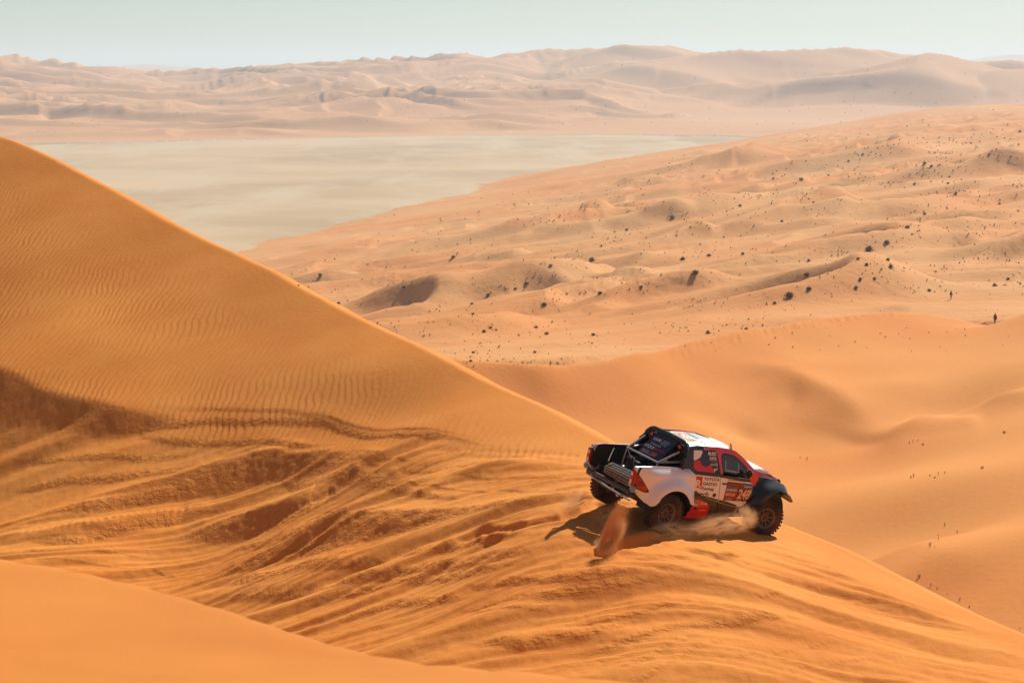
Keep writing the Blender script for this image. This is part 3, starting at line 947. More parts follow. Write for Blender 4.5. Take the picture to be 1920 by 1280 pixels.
def box_part(name, c, s, mat, rot=None, bevel=0.01, parent=truck):
    bm = bmesh.new(); box(bm, c, s, rot, bevel); return finish(bm, name, mat, parent, True, 35)


def lathe(bm, prof, axis_y0=0.0, n=40):
    """profile [(radius, y)] spun round the Y axis"""
    rings = []
    for r_, y in prof:
        rings.append([bm.verts.new((r_ * math.cos(2 * math.pi * k / n), y + axis_y0, r_ * math.sin(2 * math.pi * k / n))) for k in range(n)])
    for A, B in zip(rings[:-1], rings[1:]):
        for k in range(n): bm.faces.new([A[k], A[(k + 1) % n], B[(k + 1) % n], B[k]])
    return rings


# ---- lettering laid on a surface
def lettering(text, place, size, mat, name='lettering', parent=truck, shear=0.0, width=None, bold=0.0, align='LEFT'):
    """flat print: place(a, b) -> point, a along the line of text and b up, both in metres"""
    cu = bpy.data.curves.new(name, 'FONT'); cu.body = text; cu.size = 1.0; cu.shear = shear; cu.offset = bold; cu.align_x = align
    cu.resolution_u = 4
    tmp = bpy.data.objects.new('tmp_text', cu); col.objects.link(tmp)
    dg = bpy.context.evaluated_depsgraph_get()
    me = bpy.data.meshes.new_from_object(tmp.evaluated_get(dg))
    bpy.data.objects.remove(tmp); bpy.data.curves.remove(cu)
    xs = [v.co.x for v in me.vertices]
    w = max(xs) - min(xs); x0 = min(xs) if align == 'LEFT' else 0
    sy = size / 0.70                                            # size = height of the capitals
    sx = (width / w) if width else sy
    for v in me.vertices:
        v.co = Vector(place((v.co.x - x0) * sx, v.co.y * sy))
    me.name = name
    return link(name, me, [mat], parent)


def on_side(fn, x0, z0, ang=0.0, off=0.006, side=-1):
    """text on the right-hand side of the truck, reading from rear to front"""
    ca, sa = math.cos(ang), math.sin(ang)
    def f(a, b):
        x = x0 + a * ca - b * sa; z = z0 + a * sa + b * ca
        return (x, side * (fn(x, z) + off), z)
    return f


def patch(name, poly, fn, mat, off=0.003, parent=truck, side=-1):
    return panel(name, poly, fn, mat, side, off, 0, 0.08, parent)


def print_bars(place, w, h, n, mat, name, parent, seed=0):
    """a row of small letter-sized marks, for print too small to read"""
    rng = random.Random(seed); bm = bmesh.new(); a = 0.0
    for k in range(n):
        ww = w / n * rng.uniform(0.55, 0.8); hh = h * rng.choice((1, 0.75, 1, 0.9))
        bm.faces.new([bm.verts.new(place(p, q)) for p, q in ((a, 0), (a + ww, 0), (a + ww, hh), (a, hh))])
        a += w / n
    return finish(bm, name, mat, parent, False)


# ================================================================== right and left sides
GAP_R = [(0.80, 1.30), (0.86, 1.05), (0.90, 0.70)]
roof_rail = [(1.04, 1.885), (1.50, 1.875), (1.93, 1.835), (2.08, 1.80), (2.42, 1.60), (2.80, 1.32)]
for side in (-1, 1):
    B = body_half
    # rear door: white skin below the belt
    d = panel('rear_door', [(0.70, 1.285), (1.60, 1.225), (1.615, 1.0), (1.66, 0.72), (1.665, 0.645), (1.24, 0.735), (0.90, 0.90), (0.80, 0.80), (0.74, 0.72), (0.70, 0.9)], B, white, side)
    sill = panel('sill_panel', [(0.90, 0.893), (1.24, 0.728), (1.655, 0.640), (1.70, 0.50), (1.88, 0.24), (1.50, 0.22), (1.46, 0.45), (1.36, 0.60), (1.18, 0.675), (0.90, 0.72)], B, black, side, -0.004)
    d2 = panel('front_door', [(1.62, 1.222), (2.60, 1.115), (2.66, 1.08), (2.655, 0.80), (2.60, 0.64), (2.47, 0.55), (2.33, 0.515), (2.05, 0.56), (1.685, 0.640), (1.68, 0.72), (1.635, 1.0)], B, white, side)
    # dark sill under the front door
    panel('sill_panel', [(1.687, 0.635), (2.05, 0.555), (2.33, 0.51), (2.50, 0.56), (2.58, 0.62), (2.60, 0.44), (2.62, 0.26), (1.90, 0.24), (1.72, 0.50)], B, black, side, -0.004)
    # belt strip (black) and red upper frame
    panel('belt_trim', [(0.72, 1.335), (1.66, 1.275), (2.50, 1.20), (2.62, 1.12), (1.62, 1.226), (0.72, 1.289)], B, black, side, 0.0)
    frame_outer = [(1.04, 1.885), (1.50, 1.875), (1.93, 1.840), (2.06, 1.81), (2.24, 1.71), (2.42, 1.59), (2.62, 1.44), (2.78, 1.33), (2.80, 1.22), (2.70, 1.03), (2.66, 1.07), (2.62, 1.12), (2.51, 1.202)]
    panel('door_frame', frame_outer + [(2.56, 1.30), (2.48, 1.38), (2.36, 1.50), (2.20, 1.62), (2.04, 1.70), (1.88, 1.745), (1.72, 1.76), (1.63, 1.74), (1.60, 1.70), (1.62, 1.50), (1.66, 1.30), (1.60, 1.30), (1.555, 1.50), (1.46, 1.80), (1.12, 1.825)], B, red, side, 0.004, 0.03)
    # blacked-out rear quarter glass with flag print
    g = panel('quarter_window', [(0.66, 1.34), (0.62, 1.60), (0.60, 1.80), (0.80, 1.845), (1.12, 1.82), (1.455, 1.795), (1.55, 1.50), (1.595, 1.303), (1.595, 1.283)], B, vinyl['black'], side, 0.0)
    panel('cab_pillar', [(0.48, 1.38), (0.46, 1.60), (0.52, 1.78), (0.66, 1.86), (0.90, 1.89), (1.035, 1.887), (1.10, 1.83), (0.80, 1.85), (0.72, 1.80), (0.72, 1.60), (0.78, 1.34), (0.78, 1.29), (0.64, 1.33)], B, satin, side, 0.008, 0.05)
    # front side window: dark seal, pane, inner polycarbonate frame
    win = [(1.655, 1.31), (1.615, 1.52), (1.61, 1.69), (1.72, 1.75), (1.88, 1.735), (2.04, 1.69), (2.20, 1.61), (2.36, 1.49), (2.48, 1.37), (2.50, 1.25), (2.40, 1.23)]
    panel('window_seal', win + [(2.38, 1.27), (2.45, 1.34), (2.34, 1.46), (2.19, 1.58), (2.03, 1.66), (1.88, 1.70), (1.73, 1.71), (1.66, 1.68), (1.66, 1.52), (1.70, 1.34)], B, black, side, -0.004, 0.02)
    panel('side_window', [(1.70, 1.345), (1.662, 1.52), (1.662, 1.68), (1.73, 1.708), (1.88, 1.698), (2.03, 1.658), (2.19, 1.578), (2.34, 1.458), (2.448, 1.338), (2.38, 1.272)], B, glass, side, -0.010, 0.006)
    panel('window_slider', [(1.745, 1.375), (1.745, 1.60), (1.765, 1.60), (1.765, 1.395), (2.15, 1.355), (2.15, 1.545), (2.17, 1.54), (2.17, 1.335)], B, vinyl['silver'], side, -0.003, 0.006)
    # ------------ rear quarter with flared arch
    arch = [(0.12 + 0.565 * math.cos(a), 0.40 + 0.565 * math.sin(a) * 1.0) for a in [rad(28 + k * 9.0) for k in range(13)]]
    qpoly = [(-0.93, 1.405), (-0.45, 1.43), (0.20, 1.425), (0.62, 1.39), (0.74, 1.30), (0.80, 1.10), (0.80, 0.85), (0.755, 0.66), (0.70, 0.63)] + arch + \
            [(-0.33, 0.70), (-0.40, 0.62), (-0.50, 0.575), (-0.62, 0.64), (-0.80, 0.80), (-0.98, 0.96), (-0.97, 1.15)]
    q_ = panel('rear_quarter', qpoly, quarter_half, white, side, 0.0, 0.022, 0.05)
    # inner skins: the load bay walls are black
    panel('bed_liner', [(-0.86, 1.40), (-0.45, 1.42), (0.20, 1.415), (0.60, 1.38), (0.60, 1.02), (0.2, 1.02), (-0.2, 1.0), (-0.4, 0.9), (-0.86, 0.95)], lambda x, z: 0.84, interior, side, 0.0, 0.015, 0.3)
    # top ledge that closes the quarter panel to the bay
    bm = bmesh.new()
    L1 = [(-0.93, 1.405), (-0.45, 1.43), (0.20, 1.425), (0.62, 1.39)]
    vs = [[bm.verts.new((x, side * (quarter_half(x, z) - 0.002), z + 0.002)) for x, z in L1], [bm.verts.new((x, side * 0.835, z - 0.005)) for x, z in L1], [bm.verts.new((x, side * 0.835, z - 0.05)) for x, z in L1]]
    for a, b in zip(vs[:-1], vs[1:]):
        for k in range(3): bm.faces.new([a[k], a[k + 1], b[k + 1], b[k]])
    finish(bm, 'bed_rail', white if side < 0 else black, truck)
    # wheel housing behind the opening
    bm = bmesh.new()
    arcs = [[(0.12 + 0.575 * math.cos(a), y * side, 0.42 + 0.60 * math.sin(a)) for a in [rad(-10 + k * 10) for k in range(20)]] for y in (1.02, 0.55)]
    rings = [[bm.verts.new(p) for p in r_] for r_ in arcs]
    for k in range(19): bm.faces.new([rings[0][k], rings[0][k + 1], rings[1][k + 1], rings[1][k]])
    finish(bm, 'wheel_housing', interior, truck)
    # ------------ tail lamp wrapped round the corner
    tl = [(-0.975, 1.34), (-0.90, 1.30), (-0.76, 1.16), (-0.62, 0.99), (-0.545, 0.90), (-0.57, 0.855), (-0.68, 0.86), (-0.84, 0.92), (-0.965, 0.99), (-0.985, 1.15)]
    lamp = panel('tail_lamp', spline_poly(tl, 4), quarter_half, black, side, 0.006, 0.05)
    tl2 = [(-0.965, 1.30), (-0.90, 1.27), (-0.77, 1.13), (-0.65, 0.99), (-0.59, 0.905), (-0.68, 0.885), (-0.84, 0.945), (-0.955, 1.01)]
    panel('lens', spline_poly(tl2, 4), quarter_half, redlamp, side, 0.016, 0.01, parent=lamp)
    panel('lens', [(-0.84, 1.10), (-0.74, 1.09), (-0.68, 0.99), (-0.80, 0.985)], quarter_half, redlamp_dark, side, 0.020, 0.004, parent=lamp)
    panel('lens', [(-0.90, 1.24), (-0.85, 1.20), (-0.80, 1.13), (-0.88, 1.14)], quarter_half, redlamp_dark, side, 0.020, 0.004, parent=lamp)
    # rear face of the lamp pod
    bm = bmesh.new()
    for (z, y, w_, h_, mi) in [(1.16, 0.80, 0.14, 0.34, 0)]:
        box(bm, (-0.965, side * y, z), (0.05, w_, h_), None, 0.02)
    finish(bm, 'lamp_housing', redlamp, lamp)
    for z, h_ in ((1.245, 0.075), (1.065, 0.10)):
        o_ = box_part('reverse_lamp', (-0.995, side * 0.795, z), (0.012, 0.07, h_), clear, None, 0.004, lamp)
    # silver bumper corner
    box_part('bumper_corner', (-0.93, side * 0.86, 0.90), (0.10, 0.14, 0.14), vinyl['teal'], Matrix.Rotation(rad(18), 3, 'Y'), 0.03)
    # ------------ front fender: black with a wide flare
    fa = [(3.14 + 0.60 * math.cos(a), 0.36 + 0.60 * math.sin(a)) for a in [rad(28 + k * 10) for k in range(12)]]
    fp = [(2.66, 1.02), (2.72, 1.20), (2.66, 1.27), (2.90, 1.245), (3.30, 1.20), (3.62, 1.10), (3.80, 0.97), (3.92, 0.82), (3.86, 0.79), (3.74, 0.86), (3.60, 0.94), (3.45, 0.985), (3.30, 0.985), (3.18, 0.93), (3.06, 0.845), (2.94, 0.76), (2.80, 0.68), (2.66, 0.62), (2.57, 0.60), (2.60, 0.72)]
    panel('front_fender', fp, fender_half, satin, side, 0.0, 0.03, 0.05)
    bm = bmesh.new()
    arcs = [[(3.12 + 0.60 * math.cos(a), y * side, 0.40 + 0.60 * math.sin(a)) for a in [rad(0 + k * 10) for k in range(19)]] for y in (1.0, 0.5)]
    rings = [[bm.verts.new(p) for p in r_] for r_ in arcs]
    for k in range(18): bm.faces.new([rings[0][k], rings[0][k + 1], rings[1][k + 1], rings[1][k]])
    finish(bm, 'wheel_housing', interior, truck)
    # mirror
    mr_ = box_part('mirror', (2.36, side * 1.0, 1.375), (0.09, 0.20, 0.16), black, None, 0.035)
    tube_part('mirror_arm', [(2.42, side * 0.84, 1.30), (2.38, side * 0.93, 1.34)], 0.018, black, mr_, 8)
    # hood side, red, with vent
    hs = [(2.72, 1.36), (2.95, 1.32), (3.30, 1.23), (3.60, 1.13), (3.80, 1.04), (3.82, 0.98), (3.55, 1.10), (3.20, 1.165), (2.92, 1.21), (2.80, 1.27)]
    panel('hood_side', hs, lambda x, z: 0.72 - 0.12 * sstep(x, 3.0, 3.8) - 0.45 * (z - 1.2), red, side, 0.0, 0.03, 0.06)

# ---- roof
def roof_z(x, y):
    z = 1.93 - 0.06 * (y / 0.65) ** 2 - 0.05 * abs(y / 0.66) ** 6
    z -= 0.10 * sstep(x, 1.45, 2.15) + 0.02 * (1 - sstep(x, 0.7, 1.0))
    return z


rp = [(0.60, -0.665), (1.00, -0.675), (1.50, -0.67), (1.95, -0.655), (2.10, -0.63), (2.16, -0.3), (2.17, 0), (2.16, 0.3), (2.10, 0.63), (1.95, 0.655), (1.50, 0.67), (1.0, 0.675), (0.60, 0.665)]
roof = top_panel('roof', rp, roof_z, white, 0.03, 0.07)
# black flames of the roof print, number board, red-blue strip, vent
top_panel('roof_print', [(0.60, -0.665), (0.60, -0.30), (0.78, -0.28), (0.94, -0.36), (1.30, -0.53), (1.02, -0.52), (1.00, -0.60), (1.10, -0.672), (0.9, -0.672)], roof_z, vinyl['black'], 0, 0.05, 0.013, roof)
top_panel('roof_print', [(0.60, 0.30), (0.60, 0.66), (0.90, 0.67), (1.30, 0.665), (0.95, 0.50), (0.82, 0.22), (1.10, 0.06), (0.80, 0.05), (0.60, -0.02)], roof_z, vinyl['black'], 0, 0.05, 0.013, roof)
top_panel('number_board', [(0.80, -0.33), (0.80, 0.16), (0.92, 0.26), (1.18, 0.26), (1.18, -0.33)], roof_z, vinyl['cream'], 0, 0.05, 0.016, roof)
top_panel('number_board', [(0.85, -0.28), (0.85, 0.20), (0.93, 0.21), (1.10, 0.21), (1.10, -0.28)], roof_z, vinyl['orange'], 0, 0.05, 0.019, roof)


def on_roof(x0, y0, off=0.023):
    return lambda a, b: (x0 + b, y0 - a, roof_z(x0 + b, y0 - a) + off)


lettering('248', on_roof(0.86, 0.18), 0.22, vinyl['white'], 'roof_number', roof, 0.15, 0.44, 0.02)
top_panel('roof_print', [(1.26, 0.28), (1.26, 0.34), (1.62, 0.34), (1.62, 0.28)], roof_z, vinyl['red'], 0, 0.05, 0.013, roof)
top_panel('roof_print', [(1.26, -0.20), (1.26, 0.22), (1.34, 0.22), (1.34, -0.20)], roof_z, vinyl['teal'], 0, 0.05, 0.013, roof)
top_panel('roof_vent', [(1.74, 0.16), (1.74, 0.30), (1.98, 0.30), (1.98, 0.16)], roof_z, vinyl['black'], 0.004, 0.07, 0.010, roof)
print_bars(on_roof(1.22, -0.36), 0.24, 0.10, 4, vinyl['black'], 'roof_print', roof, 3)
print_bars(on_roof(1.45, 0.20), 0.36, 0.05, 8, vinyl['teal'], 'roof_print', roof, 4)
print_bars(on_roof(1.62, 0.02), 0.40, 0.05, 8, vinyl['teal'], 'roof_print', roof, 5)
tube_part('antenna', [(2.00, -0.60, 1.83), (1.97, -0.605, 1.90), (1.94, -0.61, 1.95)], 0.016, black, roof, 6)

# ---- windscreen and scuttle
bm = bmesh.new()
rows = []
for t in [k / 6 for k in range(7)]:
    x = 2.14 + 0.66 * t; z = 1.81 - 0.46 * t; w_ = 0.64 + 0.10 * t
    rows.append([bm.verts.new((x - 0.10 * (s_ ** 2) * (1), s_ * w_, z + 0.01 - 0.01 * s_ ** 2)) for s_ in [k / 5 for k in range(-5, 6)]])
for a, b in zip(rows[:-1], rows[1:]):
    for k in range(10): bm.faces.new([a[k], a[k + 1], b[k + 1], b[k]])
finish(bm, 'windscreen', glass, truck)


def hood_z(x, y):
    return 1.455 - 0.10 * sstep(x, 2.7, 3.3) - 0.26 * sstep(x, 3.2, 4.02) - 0.06 * (y / 0.7) ** 2 - 0.04 * (abs(y) / 0.72) ** 6


hp = [(2.66, -0.60), (2.80, -0.66), (3.3, -0.62), (3.6, -0.56), (3.80, -0.52), (3.90, -0.30), (3.94, 0), (3.90, 0.30), (3.80, 0.52), (3.6, 0.56), (3.3, 0.62), (2.80, 0.66), (2.66, 0.60)]
hood = top_panel('hood', hp, hood_z, white, 0.03, 0.07)
for s_ in (-1, 1):
    sc = [(2.80, 0.655), (3.3, 0.62), (3.6, 0.57), (3.84, 0.52), (3.87, 0.42), (3.66, 0.46), (3.45, 0.46), (3.25, 0.49), (3.0, 0.59)]
    top_panel('hood_print', [(a, b * s_) for a, b in sc], hood_z, red, 0, 0.07, 0.004, hood)
    vt = [(3.00, 0.60), (3.10, 0.53), (3.26, 0.49), (3.42, 0.49), (3.44, 0.55), (3.24, 0.60)]
    top_panel('hood_vent', [(a, b * s_) for a, b in vt], hood_z, vinyl['black'], 0.004, 0.07, 0.012, hood)
top_panel('hood_vent', [(3.58, -0.34), (3.58, -0.22), (3.70, -0.22), (3.70, -0.34)], hood_z, vinyl['red'], 0, 0.07, 0.008, hood)
# nose: bumper, grille
box_part('front_bumper', (3.86, 0, 0.78), (0.22, 1.40, 0.26), satin, None, 0.06)
box_part('grille', (3.88, 0, 1.00), (0.08, 1.10, 0.18), vinyl['black'], None, 0.03)
box_part('skid_plate', (3.45, 0, 0.52), (1.0, 0.9, 0.04), steel, Matrix.Rotation(rad(-14), 3, 'Y'), 0.01)
# pointed trailing lip of the right front flare as in the photograph
for s_ in (-1, 1):
    bm = bmesh.new()
    A = [(3.55, 1.08, 0.92), (3.80, 1.04, 0.86), (4.02, 0.96, 0.70), (4.06, 0.84, 0.66)]
    Bq = [(3.55, 0.70, 1.06), (3.80, 0.66, 0.98), (3.96, 0.62, 0.80), (4.00, 0.60, 0.70)]
    va = [bm.verts.new((a[0], s_ * a[1], a[2])) for a in A]; vb = [bm.verts.new((a[0], s_ * a[1], a[2])) for a in Bq]
    for k in range(3): bm.faces.new([va[k], va[k + 1], vb[k + 1], vb[k]])
    r = bmesh.ops.extrude_face_region(bm, geom=bm.faces[:])
    for e in r['geom']:
        if isinstance(e, bmesh.types.BMVert): e.co.z -= 0.03
    finish(bm, 'flare_lip', satin, truck)

# ---- cab shell inside, floor, seats
box_part('cab_bulkhead', (0.70, 0, 1.10), (0.06, 1.60, 0.95), interior, None, 0.01)
box_part('floor_pan', (1.50, 0, 0.33), (2.6, 1.55, 0.12), interior, None, 0.01)
box_part('engine_bay', (3.0, 0, 0.88), (1.3, 1.15, 0.55), interior, None, 0.02)
box_part('dashboard', (2.50, 0, 1.22), (0.42, 1.40, 0.20), interior, None, 0.05)
for s_ in (-1, 1):
    st = box_part('seat', (1.55, s_ * 0.36, 0.95), (0.50, 0.46, 0.14), interior, None, 0.05)
    box_part('backrest', (1.34, s_ * 0.36, 1.28), (0.14, 0.46, 0.72), black, Matrix.Rotation(rad(-12), 3, 'Y'), 0.06, st)

# ---- roll hoop behind the cab with round lamps
tube_part('roll_hoop', [(0.40, -0.83, 1.36), (0.46, -0.78, 1.62), (0.54, -0.72, 1.80), (0.58, -0.655, 1.885), (0.59, -0.55, 1.925), (0.59, 0, 1.935), (0.59, 0.55, 1.925), (0.58, 0.655, 1.885), (0.54, 0.72, 1.80), (0.46, 0.78, 1.62), (0.40, 0.83, 1.36)], 0.055, satin, truck, 12)
for s_ in (-1, 1):
    bm = bmesh.new()
    lathe(bm, [(0.001, -0.02), (0.045, -0.02), (0.055, -0.005), (0.05, 0.012), (0.001, 0.02)], 0, 16)
    o_ = finish(bm, 'round_lamp', redlamp, truck)
    o_.matrix_local = Matrix.Translation((0.50, s_ * 0.50, 1.80)) @ Matrix.Rotation(rad(90), 4, 'Z')
    box_part('lamp_bracket', (0.53, s_ * 0.50, 1.86), (0.03, 0.03, 0.10), black, None, 0.004)
    # cab rear side slot window frame
    tube_part('hoop_brace', [(0.52, s_ * 0.66, 1.86), (0.60, s_ * 0.45, 1.35)], 0.028, satin, truck, 8)

# ---- slanting rear cover with print
PA, PB = Vector((0.55, 0, 1.905)), Vector((0.04, 0, 1.385))      # top and bottom edge, middle
PH_ = 0.40
pdir = (PB - PA).normalized(); plen = (PB - PA).length
pn = Vector((pdir.z, 0, -pdir.x)); pn = pn if pn.z > 0 else -pn
bm = bmesh.new()
prot = Matrix((pdir, Vector((0, 1, 0)), pdir.cross(Vector((0, 1, 0))))).transposed()
box(bm, (PA + PB) / 2 - pn * 0.03, (plen, PH_ * 2, 0.05), prot, 0.015)
cover = finish(bm, 'rear_cover', satin, truck)


def on_cover(y0, s0):
    """y0 from the left edge of the cover (reading direction is to the right of someone behind the truck), s0 down the slope"""
    return lambda a, b: tuple(PA + pdir * (s0 - b) + Vector((0, PH_ - y0 - a, 0)) + pn * 0.002)


def cover_patch(y0, y1, s0, s1, mat, lift=0.0):
    bm = bmesh.new(); f = on_cover(0, 0)
    bm.faces.new([bm.verts.new(Vector(f(y, -s)) + pn * lift) for y, s in ((y0, s0), (y1, s0), (y1, s1), (y0, s1))])
    return finish(bm, 'cover_print', mat, cover, False)


cover_patch(0.28, 0.36, 0.14, 0.20, vinyl['red'], -0.001)
lettering('GR', on_cover(0.10, 0.24), 0.075, vinyl['white'], 'cover_lettering', cover, 0.2, 0.25, 0.02)
for i, tx in enumerate(('TOYOTA', 'GAZOO', 'Racing')):
    lettering(tx, on_cover(0.40, 0.18 + i * 0.048), 0.034, vinyl['white'], 'cover_lettering', cover, 0, 0.24 - 0.02 * i)
lettering('Czech', on_cover(0.14, 0.36), 0.055, vinyl['white'], 'cover_lettering', cover, 0, 0.34)
lettering('LIQUI', on_cover(0.04, 0.475), 0.075, vinyl['white'], 'cover_lettering', cover, 0, 0.31, 0.03)
lettering('MOLY', on_cover(0.37, 0.475), 0.075, vinyl['red'], 'cover_lettering', cover, 0, 0.36, 0.03)
cover_patch(0.06, 0.62, 0.52, 0.655, vinyl['maroon'], -0.001)
cover_patch(0.42, 0.60, 0.535, 0.63, vinyl['orange'], 0.0005)
print_bars(on_cover(0.10, 0.60), 0.22, 0.04, 5, vinyl['silver'], 'cover_print', cover, 6)
print_bars(on_cover(0.12, 0.64), 0.36, 0.028, 10, vinyl['silver'], 'cover_print', cover, 7)
cover_patch(0.02, 0.42, 0.675, 0.745, vinyl['slate'], -0.001)

# ---- silver brace frame standing in the bay
FX, FZ = -0.10, 1.435
fr = tube_part('brace_frame', [(FX, 0.56, FZ), (FX, -0.56, FZ)], 0.025, steel, truck, 8)
for s_ in (-1, 1):
    for a, b, r_ in [((FX, 0.56, FZ), (FX - 0.05, 0.56, 0.98), 0.022), ((FX, 0.56, FZ), (0.42, 0.62, 1.72), 0.026), ((FX, 0.56, FZ), (0.55, 0.66, 1.50), 0.024), ((FX, 0.56, FZ), (FX + 0.14, 0.30, 1.02), 0.015)]:
        tube_part('brace_tube', [(a[0], a[1] * s_, a[2]), (b[0], b[1] * s_, b[2])], r_, steel, fr, 8)
    bm = bmesh.new()
    q3 = [(FX + 0.04, 0.565, FZ + 0.02), (FX + 0.22, 0.59, FZ + 0.11), (FX + 0.26, 0.60, FZ + 0.015)]
    f_ = bm.faces.new([bm.verts.new((p[0], s_ * p[1], p[2])) for p in q3])
    r = bmesh.ops.extrude_face_region(bm, geom=[f_])
    for e in r['geom']:
        if isinstance(e, bmesh.types.BMVert): e.co.y += 0.012
    finish(bm, 'gusset', steel, fr, False)

# ---- bay: floor, bulkhead boxes, springs, hoses
box_part('bay_floor', (-0.05, 0, 0.92), (1.2, 1.5, 0.04), interior)
box_part('bay_box', (0.25, -0.30, 1.13), (0.45, 0.50, 0.34), interior, None, 0.03)
box_part('bay_box', (0.20, 0.38, 1.10), (0.50, 0.40, 0.30), black, None, 0.03)
tube_part('hose', [(-0.10, -0.42, 1.02), (-0.06, -0.48, 1.22), (0.02, -0.44, 1.30), (0.12, -0.40, 1.22)], 0.04, vinyl['orange'], truck, 8)
tube_part('canister', [(-0.22, -0.30, 1.02), (-0.22, -0.30, 1.26)], 0.055, steel, truck, 12)
tube_part('hose', [(-0.12, 0.10, 0.98), (-0.16, 0.16, 1.20), (-0.10, 0.24, 1.28)], 0.022, steel, truck, 8)
box_part('first_aid_box', (-0.18, 0.02, 1.22), (0.12, 0.16, 0.10), black, None, 0.02)
# left outer wall openings and rear crossmember with lower chassis frame
box_part('rear_crossmember', (-0.92, 0, 0.80), (0.08, 1.62, 0.10), black, None, 0.02)
tube_part('lower_rail', [(-0.95, 0.78, 0.74), (-0.93, 0.0, 0.66), (-0.90, -0.80, 0.62)], 0.022, steel, truck, 8)
for s_ in (-1, 1):
    tube_part('chassis_tube', [(-0.92, s_ * 0.45, 0.82), (-0.30, s_ * 0.45, 0.60), (0.60, s_ * 0.45, 0.46)], 0.035, black, truck, 8)
    tube_part('chassis_tube', [(-0.92, s_ * 0.80, 0.88), (-0.62, s_ * 0.84, 0.60)], 0.028, black, truck, 8)
tube_part('tow_strap', [(-0.80, 0.30, 1.18), (-0.60, 0.48, 1.30), (-0.45, 0.60, 1.40)], 0.008, steel, truck, 6)
box_part('tow_hook', (-0.84, 0.16, 1.14), (0.06, 0.06, 0.06), vinyl['orange'], None, 0.012)
tube_part('exhaust', [(-0.10, -0.30, 0.56), (-0.60, -0.34, 0.58), (-0.90, -0.36, 0.60)], 0.05, steel, truck, 12)

# ---- suspension
for x, z in ((0, 0.41), (3.14, 0.38)):
    tube_part('axle_tube', [(x, -0.85, z), (x, 0.85, z)], 0.06, interior, truck, 10)
for x0 in (0.0, 3.14):
    for s_ in (-1, 1):
        dm = tube_part('damper', [(x0 - 0.16, s_ * 0.66, 0.36), (x0 - 0.10, s_ * 0.52, 1.0)], 0.045, steel, truck, 10)
        cs = []
        for k in range(60):
            t = k / 59; a_ = t * 2 * math.pi * 6
            c = Vector((x0 - 0.16, s_ * 0.66, 0.42)).lerp(Vector((x0 - 0.10, s_ * 0.52, 0.92)), t)
            cs.append((c.x + 0.075 * math.cos(a_), c.y + 0.075 * math.sin(a_), c.z))
        tube_part('coil_spring', cs, 0.012, vinyl['orange'], dm, 5)
        tube_part('wishbone', [(x0 - 0.30, s_ * 0.40, 0.42), (x0, s_ * 0.86, 0.36), (x0 + 0.30, s_ * 0.40, 0.42)], 0.028, interior, truck, 8)
# slatted duct seen through the gap before the front wheel
for k in range(4):
    box_part('duct_slat', (2.70 + 0.01 * k, -0.74, 0.62 - 0.075 * k), (0.16, 0.05, 0.018), black, Matrix.Rotation(rad(24), 3, 'Y'), 0.004)
box_part('duct_side', (2.62, -0.74, 0.50), (0.035, 0.05, 0.34), black, Matrix.Rotation(rad(12), 3, 'Y'), 0.006)
box_part('duct_side', (2.80, -0.74, 0.50), (0.03, 0.05, 0.34), black, Matrix.Rotation(rad(12), 3, 'Y'), 0.006)
box_part('side_exhaust', (2.58, -0.80, 0.585), (0.12, 0.06, 0.05), steel, None, 0.012)

